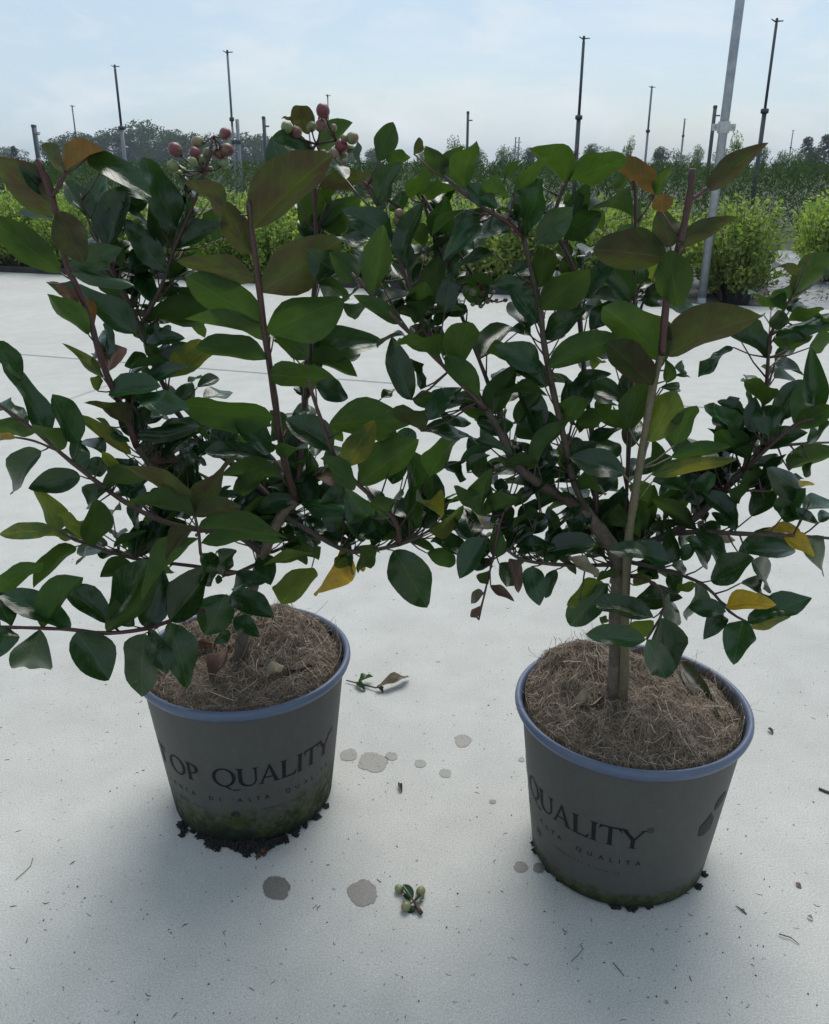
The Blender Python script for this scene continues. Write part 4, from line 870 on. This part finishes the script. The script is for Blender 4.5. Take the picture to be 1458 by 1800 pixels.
def nearest(x, y):
    best = None
    for si, s_ in enumerate(SD):
        for i, (a, b_) in enumerate(s_['px']):
            d = (a - x) ** 2 + (b_ - y) ** 2
            if best is None or d < best[0]: best = (d, si, i)
    return math.sqrt(best[0]), best[1], best[2]

def twig(si, i, B, r_=0.0007):
    s_ = SD[si]; A_ = s_['pts'][max(i - 1, 0)]
    if (A_ - B).length > 0.12: A_ = s_['pts'][i]
    mid = A_.lerp(B, 0.5) + Vector((0, 0, -0.06 * (A_ - B).length))
    s_['mb'].tube([A_, mid, B], [max(r_ * 1.4, 0.001), r_ * 1.1, r_], 5)

def orient(B, T, w_m, code):
    A = T - B; mid = (B + T) * 0.5; V = (CAM - mid).normalized(); a = A.normalized()
    S0 = a.cross(V).normalized(); Nc = S0.cross(a)
    if Nc.dot(V) < 0: Nc = -Nc
    face = 1 if code in ('d', 's', 'y', 'brown', 'pale') else -1
    best = None
    lim = 0.62 * A.length / max(w_m, 1e-4)
    cmin = max(0.62 if code != 's' else 0.5, min(0.98, 1 / max(lim, 1.02)))
    for sg in (1, -1):
        ph = sg * math.acos(random.uniform(cmin, 1.0)); n_ = (Nc * math.cos(ph) + S0 * math.sin(ph)) * face
        sc = n_.z + random.uniform(-.3, .3)
        if best is None or sc > best[0]: best = (sc, n_, math.cos(ph))
    return best[1], w_m / best[2]

count = {'L': 0, 'R': 0}; n_leaf = 0
for rk, txt in LEAVES.items():
    x0, y0, sc = REG[rk]
    for ent in txt.replace('\n', ';').split(';'):
        f_ = [q.strip() for q in ent.split(',')]
        bx_, by_, tx, ty, wp = [float(q) for q in f_[:5]]; code = f_[5]; lay = float(f_[6]) * 0.01 if len(f_) > 6 else 0.0
        crl = code.endswith('!'); code = code.rstrip('!')
        bx_, by_, tx, ty, wp = x0 + bx_ / sc, y0 + by_ / sc, x0 + tx / sc, y0 + ty / sc, wp / sc
        d, si, i = nearest(bx_, by_); s_ = SD[si]; pl = s_['pl']
        Yb = s_['pts'][i].y + lay + random.uniform(-.006, .006)
        B = at(bx_, by_, Yb)
        if d < 7: B = B.lerp(s_['pts'][i], 0.6)
        T0 = at(tx, ty, B.y); La = (T0 - B).length
        want = random.uniform(0.042, 0.066)
        al_ = math.acos(min(1, La / want)) if La < want else random.uniform(0, 0.35)
        al_ = min(al_, R(48)) * random.uniform(0.6, 1.0)
        sg = -1 if random.random() < (0.66 if code in ('u', 'uo', 'o', 'g') else 0.5) else 1
        if lay < -0.009: sg = -1 if random.random() < .8 else 1
        if code == 's': sg = 1
        T = at(tx, ty, B.y + sg * La * math.tan(al_))
        dist = ((B + T) * 0.5 - CAM).dot(FWD); wm = wp * dist / F_PX
        T = B + (T - B) * 1.08
        nrm, W_ = orient(B, T, wm * random.uniform(1.0, 1.18), code)
        me = random.choice(CURL) if crl else random.choice(LV if La < 0.04 else LV[:7] + LV[8:])
        place_leaf(me, B, T, W_, nrm, LM[code], ROOT[pl]); count[pl] += 1
        if d > 4: twig(si, i, B)
# leaves on the far side of the crowns, growing from the same stems
random.seed(123)
INNER = {'L': MB(), 'R': MB()}
BOX = {'L': (170, 330, 740, 985), 'R': (640, 360, 1370, 1015)}
for key, want_n in (('L', 330), ('R', 300)):
    k = 0; tries = 0
    while k < want_n and tries < 4000:
        tries += 1; si = random.randrange(len(SD)); s_ = SD[si]
        if s_['pl'] != key or si in (1, 4, 15, 17, 18): continue
        i = random.randrange(len(s_['pts'])); p = s_['pts'][i]; q = px(p); b4 = BOX[key]
        if not (b4[0] < q[0] < b4[2] and b4[1] < q[1] < b4[3]): continue
        dv = Vector((random.uniform(-1, 1), random.uniform(0.3, 1.6), random.uniform(-.2, 1.0))).normalized()
        B = p + dv * random.uniform(0.006, 0.05); L_ = random.uniform(0.030, 0.052); T = B + (dv + rdir() * 0.7).normalized() * L_
        n_ = (Vector((0, 0, 1)) + rdir() * 0.6).normalized()
        src = random.choice(LV); y_ = (T - B).normalized(); z_ = (n_ - y_ * n_.dot(y_)).normalized(); x_ = y_.cross(z_); W_ = L_ * random.uniform(0.48, 0.6)
        INNER[key].add([B + x_ * (v.co.x * W_) + y_ * (v.co.y * L_) + z_ * (v.co.z * (L_ + W_) * 0.5) for v in src.vertices], [tuple(p_.vertices) for p_ in src.polygons], random.choice((0, 0, 1)), LUV[src.name])
        twig(si, i, B); k += 1
for key in ('L', 'R'):
    o = INNER[key].build('inner_leaves', [LM['d'], LM['u']], None, True); o.parent = ROOT[key]; o.matrix_parent_inverse = ROOT[key].matrix_basis.inverted(); o['kind'] = 'stuff'
print('LEAVES', count)

# ---- seed capsules
def berry_mesh(name, tip=0.25, ribs=0.0):
    mb = MB(); n_, m_ = 12, 8; vv = [(0, 0, -1.0)]; ff = []
    for i in range(1, m_):
        t_ = math.pi * i / m_; r_ = math.sin(t_) ** 0.92; z = -math.cos(t_)
        if z > 0.6: z += (z - 0.6) * tip
        for k in range(n_):
            g_ = 2 * math.pi * k / n_; rr = r_ * (1 + ribs * math.cos(6 * g_)); vv.append((rr * math.cos(g_), rr * math.sin(g_), z))
    vv.append((0, 0, 1.0 + 0.4 * tip + 0.08)); e = len(vv) - 1
    for k in range(n_): ff.append((0, 1 + (k + 1) % n_, 1 + k)); ff.append((e, 1 + (m_ - 2) * n_ + k, 1 + (m_ - 2) * n_ + (k + 1) % n_))
    for i in range(m_ - 2):
        for k in range(n_): k2 = (k + 1) % n_; ff.append((1 + i * n_ + k, 1 + i * n_ + k2, 1 + (i + 1) * n_ + k2, 1 + (i + 1) * n_ + k))
    mb.add(vv, ff); return mb.mesh(name, True)
def berry_mat(name, g1, r1, bias):
    k = N(name); o_ = k.objc(); oi = k.n('ShaderNodeObjectInfo'); sep = k.n('ShaderNodeSeparateXYZ'); k.l(o_, sep.inputs[0])
    f = k.math('ADD', k.math('MULTIPLY', sep.outputs[2], 0.22), k.math('ADD', k.noise(1.6, 3, 0.5, o_), k.math('MULTIPLY_ADD', oi.outputs['Random'], 0.4, bias - 0.2)))
    c = k.mix(k.ramp(f, [(0.35, 0.0), (0.75, 1.0)]), g1, r1)
    c = k.mix(1.0, c, k.ramp(k.noise(9, 4, 0.6, o_), [(0.3, 0.75), (0.7, 1.2)]), 'MULTIPLY')
    k.l(c, k.b.inputs['Base Color']); k.b.inputs['Roughness'].default_value = 0.42; k.b.inputs['Subsurface Weight'].default_value = 0.08
    k.b.inputs['Subsurface Radius'].default_value = (0.004, 0.003, 0.001); return k.m
BG = berry_mat('capsule_green', (0.18, 0.22, 0.085), (0.24, 0.13, 0.10), -0.12); BRD = berry_mat('capsule_red', (0.19, 0.17, 0.085), (0.16, 0.040, 0.048), 0.18)
BERRY = berry_mesh('seed_capsule', 0.25, 0.02); BERRY.materials.append(BG)
CAP = MB()
for k in range(6):
    g_ = math.pi * k / 3; CAP.add([(0.30 * math.cos(g_ - .5), 0.30 * math.sin(g_ - .5), -1.02), (0.30 * math.cos(g_ + .5), 0.30 * math.sin(g_ + .5), -1.02), (0.72 * math.cos(g_), 0.72 * math.sin(g_), -0.72)], [(0, 1, 2)])
CAP.tube([(0, 0, -1.25), (0, 0, -0.97)], [0.16, 0.34], 6); CAPM = CAP.mesh('calyx'); CAPM.materials.append(SM['red'])
def berry(pos, axis, r_, mat, parent):
    o = bpy.data.objects.new('seed_capsule', BERRY); C.objects.link(o)
    m4 = axis.to_track_quat('Z', 'Y').to_matrix().to_4x4(); m4 = Matrix.Translation(pos) @ m4 @ Matrix.Scale(r_, 4); o.matrix_world = m4
    if parent is not None: o.parent = parent; o.matrix_parent_inverse = parent.matrix_basis.inverted()
    if mat is not BG: o.material_slots[0].link = 'OBJECT'; o.material_slots[0].material = mat
    c_ = bpy.data.objects.new('calyx', CAPM); C.objects.link(c_); c_.parent = o
    return o
def cluster(pl, reg, node, lst, si, node2=None):
    x0, y0, sc = REG[reg]; s_ = SD[si]; Y_ = s_['pts'][-1].y
    nx, ny = x0 + node[0] / sc, y0 + node[1] / sc; A_ = at(nx, ny, Y_)
    s_['mb'].tube([s_['pts'][-1], A_], [0.0016, 0.0013], 5)
    tips = [A_]
    if node2:
        A2 = at(x0 + node2[0] / sc, y0 + node2[1] / sc, Y_ + .002); s_['mb'].tube([A_, A2], [0.0013, 0.001], 5); tips.append(A2)
    for (x, y, r_, cd_) in lst:
        p = at(x0 + x / sc, y0 + y / sc, Y_ + random.uniform(-.018, .018)); q = min(tips, key=lambda t_: (t_ - p).length)
        rm = r_ / sc * p.y / F_PX * 1.05; ax = ((p - q).normalized() + Vector((0, 0, 0.3)) + rdir() * 0.2).normalized()
        s_['mb'].tube([q, q.lerp(p, 0.55) + Vector((0, 0, -0.003)), p - ax * rm * 0.9], [0.0010, 0.0008, 0.0009], 5)
        berry(p, ax, rm, BRD if cd_ else BG, ROOT[pl])
SI_A = 10; SI_B = 2; SI_DRY = 24; 
cluster('L', 'A', (1050, 440), [(900, 330, 32, 1), (890, 412, 27, 0), (915, 455, 21, 0), (937, 436, 17, 0), (1015, 290, 28, 0), (1000, 346, 25, 1), (1035, 382, 23, 0), (990, 392, 21, 0), (1070, 346, 25, 0), (1130, 346, 31, 1), (1164, 330, 30, 1),
        (1155, 247, 27, 1), (1150, 400, 23, 0), (1078, 430, 15, 0), (957, 555, 16, 0)], SI_A, (1095, 260))
cluster('L', 'B', (455, 300), [(490, 130, 31, 1), (487, 172, 20, 1), (480, 207, 28, 1), (430, 210, 23, 0), (305, 216, 26, 0), (298, 244, 18, 0), (352, 240, 27, 1), (410, 312, 22, 1), (585, 312, 31, 1), (640, 270, 28, 0), (598, 270, 16, 0), (545, 352, 27, 0), (592, 362, 23, 0),
        (630, 326, 21, 0), (497, 386, 26, 0), (492, 346, 15, 1), (545, 217, 16, 0), (600, 388, 13, 0), (660, 330, 15, 0)], SI_B, (560, 280))
cluster('R', 'B', (1330, 1090), [(1260, 1056, 20, 0), (1290, 1022, 11, 1), (1325, 970, 13, 0), (1350, 962, 12, 0), (1332, 1102, 16, 0), (1308, 1060, 10, 1), (1258, 1122, 11, 0), (1300, 1130, 12, 0), (1365, 1060, 9, 0), (1380, 1100, 9, 1), (1425, 1100, 11, 1)], 23, (1340, 1000))
cluster('R', 'B', (900, 640), [(885, 690, 34, 0), (880, 655, 22, 0)], 22)
for s_ in SD:
    s_['mb'].build('trunk' if s_['mat'] == 'trunk' else 'branch', SM[s_['mat']], None, True)
    o = C.objects[-1]; r_ = ROOT[s_['pl']]; o.parent = r_; o.matrix_parent_inverse = r_.matrix_basis.inverted()

# ------------------------------------------------------------------ fallen leaves, sprigs and debris
random.seed(202)
def drop_leaf(bp, tp, z0, z1, wpx, mat, me, label, name='fallen_leaf', cat='leaf', up_=(0, 0, 1), group=None):
    B = gnd(bp[0], bp[1], z0); T = gnd(tp[0], tp[1], z1); dist = (B - CAM).dot(FWD); W_ = wpx * dist / F_PX
    o = place_leaf(me, B, T, W_, Vector(up_).normalized(), LM[mat], None, name); tag(o, label, cat, group); return o
drop_leaf((372, 1202), (404, 1132), 0.200, 0.225, 34, 'brown', CURL[2], 'upright curled brown dead leaf on the mulch of the algae stained pot', up_=(-.3, -.9, .3))
drop_leaf((470, 1192), (508, 1166), 0.200, 0.208, 30, 'pale', CURL[2], 'curled pale yellow dead leaf on the mulch of the algae stained pot')
drop_leaf((505, 1178), (560, 1160), 0.202, 0.203, 26, 'brown', LV[1], 'flat reddish brown dead leaf beside the curled pale leaf in the pot')
drop_leaf((330, 1148), (385, 1126), 0.206, 0.212, 20, 'brown', CURL[0], 'narrow dark brown dead leaf under the low branch in the algae stained pot')
drop_leaf((1000, 1248), (1066, 1220), 0.203, 0.208, 30, 'pale', CURL[2], 'folded pale greenish dead leaf lying on the ridged mulch', up_=(0, -.4, 1))
drop_leaf((975, 1218), (1001, 1218), 0.204, 0.206, 14, 'yg', LV[1], 'small yellowing leaf on the ridged mulch')
drop_leaf((1200, 1165), (1246, 1240), 0.214, 0.206, 30, 'uo', LV[3], 'large dark drooping leaf on the ridged mulch by the rim', up_=(-.4, -.6, .6))
drop_leaf((1098, 1165), (1145, 1185), 0.212, 0.208, 26, 'o', LV[4], 'orange brown dead leaf at the foot of the pale shoot')
drop_leaf((1150, 1180), (1215, 1192), 0.208, 0.207, 22, 'brown', CURL[1], 'dark red dead leaf under the hanging leaf in the ridged mulch')
drop_leaf((1190, 1222), (1200, 1250), 0.203, 0.203, 12, 'pale', CURL[0], 'tiny pale leaf scrap on the ridged mulch')
drop_leaf((1256, 1245), (1275, 1262), 0.2, 0.2, 12, 'pale', CURL[0], 'tiny pale leaf scrap by the rim of the pot with leaf emblem')

def twig_thing(name, pts, rad, mat, label, cat, z=0.002, group=None):
    p3 = [gnd(x, y, z_) for (x, y, z_) in pts]; m_ = MB(); m_.tube(p3, rad, 5); o = m_.build(name, mat, None, True); tag(o, label, cat, group); return o
tw = empty('fallen_twig', gnd(650, 1205)); tag(tw, 'fallen twig with a green leaf and a rolled grey leaf on the concrete', 'twig')
m_ = MB(); o3 = gnd(650, 1205)
m_.tube([gnd(609, 1196, .004) - o3, gnd(640, 1204, .004) - o3, gnd(660, 1209, .005) - o3, gnd(675, 1208, .006) - o3], [.0010, .0014, .0013, .001], 5); m_.build('stalk', SM['brown'], tw, True)
for (bp, tp, z0, z1, wp, mat, me, up_) in (((630, 1200), (655, 1186), .004, .013, 20, 'u', CURL[2], (0, .3, 1)), ((626, 1199), (642, 1214), .004, .003, 12, 'u', CURL[2], (0, -.5, 1)),
                                          ((664, 1209), (721, 1186), .006, .010, 20, 'pale', CURL[2], (0, -.6, 1)), ((662, 1208), (676, 1215), .005, .003, 13, 'brown', CURL[0], (0, 0, 1))):
    B, T = gnd(bp[0], bp[1], z0), gnd(tp[0], tp[1], z1); place_leaf(me, B, T, wp * 1.15 / F_PX, Vector(up_).normalized(), LM[mat], tw)
sp = empty('berry_sprig', gnd(725, 1595)); tag(sp, 'fallen sprig with green berries and small leaves on the concrete', 'sprig')
m_ = MB(); o3 = gnd(725, 1595); nd = gnd(728, 1584, .006)
m_.tube([gnd(741, 1606, .003) - o3, gnd(735, 1597, .004) - o3, nd - o3], [.0026, .0024, .0016], 6)
bpos = [(702, 1563, .0045), (740, 1567, .0048), (714, 1594, .0050)]
for (x, y, r_) in bpos: m_.tube([nd - o3, gnd(x, y, .0055) - o3], [.0009, .0009], 5)
m_.build('stalk', SM['red'], sp, True)
for (x, y, r_) in bpos: p = gnd(x, y, r_); berry(p, ((p - nd).normalized() + Vector((0, -.3, .3))).normalized(), r_ * 1.1, BG, sp)
for (bp, tp, z0, z1, wp, mat, me) in (((726, 1580), (710, 1552), .005, .012, 16, 'd', LV[6]), ((730, 1584), (746, 1576), .004, .005, 11, 'd', LV[1]), ((722, 1586), (708, 1572), .005, .004, 10, 'u', LV[2]), ((733, 1595), (716, 1603), .004, .002, 12, 'd', LV[1])):
    B, T = gnd(bp[0], bp[1], z0), gnd(tp[0], tp[1], z1); place_leaf(me, B, T, wp * .95 / F_PX, Vector((0, -.2, 1)), LM[mat], sp)
drop_leaf((702, 1376), (706, 1392), .002, .003, 7, 'brown', CURL[2], 'tiny reddish brown leaf scrap on the concrete between the pots')
drop_leaf((1351, 1281), (1361, 1289), .002, .003, 7, 'brown', CURL[0], 'small dark leaf crumb on the concrete right of the ridged mulch pot')
drop_leaf((1400, 1551), (1410, 1561), .002, .002, 8, 'brown', LV[1], 'small dark oval seed husk on the concrete')
drop_leaf((1419, 1610), (1431, 1616), .002, .002, 6, 'pale', CURL[2], 'small pale curled flake on the concrete')
twig_thing('root_fragment', [(1370, 1642, .002), (1380, 1645, .003), (1390, 1648, .002), (1398, 1654, .002), (1406, 1661, .001)], [.0006, .0007, .0006, .0005, .0003], SM['bark'], 'branched dark root fragment on the concrete', 'root')
twig_thing('stick', [(1440, 1386, .002), (1452, 1391, .002), (1466, 1396, .002)], [.0016, .0018, .0016], SM['brown'], 'short brown stick on the concrete', 'stick')
twig_thing('straw', [(1078, 1692, .001), (1088, 1704, .0015), (1098, 1716, .001)], [.0004, .0005, .0003], SM['bark'], 'short dark straw on the concrete in front of the emblem pot', 'straw')
twig_thing('straw', [(1294, 1592, .001), (1305, 1600, .0015), (1313, 1607, .001)], [.0004, .0009, .0007], SM['bark'], 'short thick dark straw near the foot of the emblem pot', 'straw')
twig_thing('fibre_strand', [(58, 1508, .001), (54, 1522, .001), (42, 1534, .001), (28, 1546, .001)], .00035, SM['bark'], 'long curved dark fibre lying on the bare concrete', 'fibre')
twig_thing('fibre_strand', [(1020, 1660, .001), (1026, 1668, .001), (1016, 1680, .001), (1005, 1690, .001)], .0003, SM['bark'], 'wavy dark fibre in front of the emblem pot', 'fibre')
gm = MB()
for k in range(360):
    x, y = random.uniform(-60, 1520), 900 + 950 * random.random() ** 0.8; p = gnd(x, y, 0.0); a = random.uniform(0, 6.28); L_ = random.choice((.001, .0014, .002, .004, .007)); q = Vector((math.cos(a), math.sin(a), 0)) * L_
    if any((p - c).xy.length < 0.10 for c in POTS.values()): continue
    r_ = random.uniform(.0003, .0007) * (1 if L_ < .003 else .6); gm.tube([p + Vector((0, 0, r_ * .7)), p + q * .5 + Vector((0, 0, r_ * 1.3)) + Vector((-q.y, q.x, 0)) * random.uniform(-.3, .3), p + q + Vector((0, 0, r_ * .7))], [r_, r_ * 1.1, r_ * .6], 4)
tag(gm.build('grit', simple('grit', (0.05, 0.045, 0.04), 0.9)), 'scattered dark grit and fibres on the concrete', 'grit', kind='stuff')

# soil clumps round the pot feet
def clump(x, y, s_, label, group, sq=(1, 1, .6), mat=M_SOIL):
    import bmesh
    bm = bmesh.new(); bmesh.ops.create_icosphere(bm, subdivisions=3, radius=1.0); sd = Vector((random.random() * 90, random.random() * 90, 0))
    for v in bm.verts: v.co *= max(.3, 1 + 0.8 * noise.noise(v.co * 1.8 + sd) + 0.6 * noise.noise(v.co * 4.5 + sd)); v.co = Vector((v.co.x * sq[0], v.co.y * sq[1], max(v.co.z * sq[2], -.25)))
    me = bpy.data.meshes.new('soil_clump'); bm.to_mesh(me); bm.free(); o = obj('soil_clump', me, mat)
    p = gnd(x, y, 0); o.location = p + Vector((0, 0, .2 * s_)); o.scale = (s_, s_, s_); o.rotation_euler.z = random.uniform(0, 6.28); tag(o, label, 'soil', group)
cl = [(317, 1458, .0055), (321, 1468, .004), (316, 1475, .003), (338, 1467, .005), (352, 1476, .006), (366, 1482, .006), (373, 1491, .006), (381, 1498, .004), (392, 1487, .007), (403, 1490, .006), (416, 1494, .008), (426, 1500, .007), (434, 1507, .005), (441, 1497, .009), (455, 1503, .007),
      (470, 1494, .008), (480, 1488, .006), (490, 1486, .005), (499, 1481, .006), (520, 1468, .005), (522, 1474, .003), (540, 1458, .004), (560, 1444, .004), (578, 1424, .004), (448, 1490, .008), (410, 1485, .007), (428, 1489, .008), (462, 1490, .008)]
for x, y, s_ in cl:
    clump(x + (445 - x) * 0.03, y - 6, s_ * 1.05, 'wet black soil clump squeezed out under the algae stained pot', 'soil clumps round the algae stained pot', (random.uniform(.8, 1.5), random.uniform(.7, 1.1), random.uniform(.35, .7)))
clump(463, 1497, .007, 'brown bark chip among the black soil clumps of the algae stained pot', None, (1.6, .7, .5), SM['brown'])
for x, y, s_ in [(940, 1484, .004), (944, 1497, .005), (968, 1530, .005), (985, 1548, .004), (1238, 1538, .004), (1228, 1560, .004), (1110, 1597, .006), (1082, 1594, .005), (1140, 1594, .005)]:
    clump(x, y, s_, 'small mossy soil clump at the foot of the pot with leaf emblem', 'soil clumps round the emblem pot', mat=M_SOIL)

# ------------------------------------------------------------------ haze
hz = MB(); hz.box(-905, -65, -1.06, 905, 905, 14.0); ho = hz.build('haze', None)
hm = bpy.data.materials.new('haze_air'); hm.use_nodes = True; ht = hm.node_tree; ht.nodes.remove(ht.nodes['Principled BSDF'])
pv = ht.nodes.new('ShaderNodeVolumePrincipled'); pv.inputs['Color'].default_value = (0.80, 0.90, 1.0, 1); pv.inputs['Density'].default_value = 0.0007
ht.links.new(pv.outputs[0], ht.nodes['Material Output'].inputs['Volume']); ho.data.materials.append(hm)
tag(ho, 'thin pale summer haze over the nursery field', 'haze', kind='stuff')
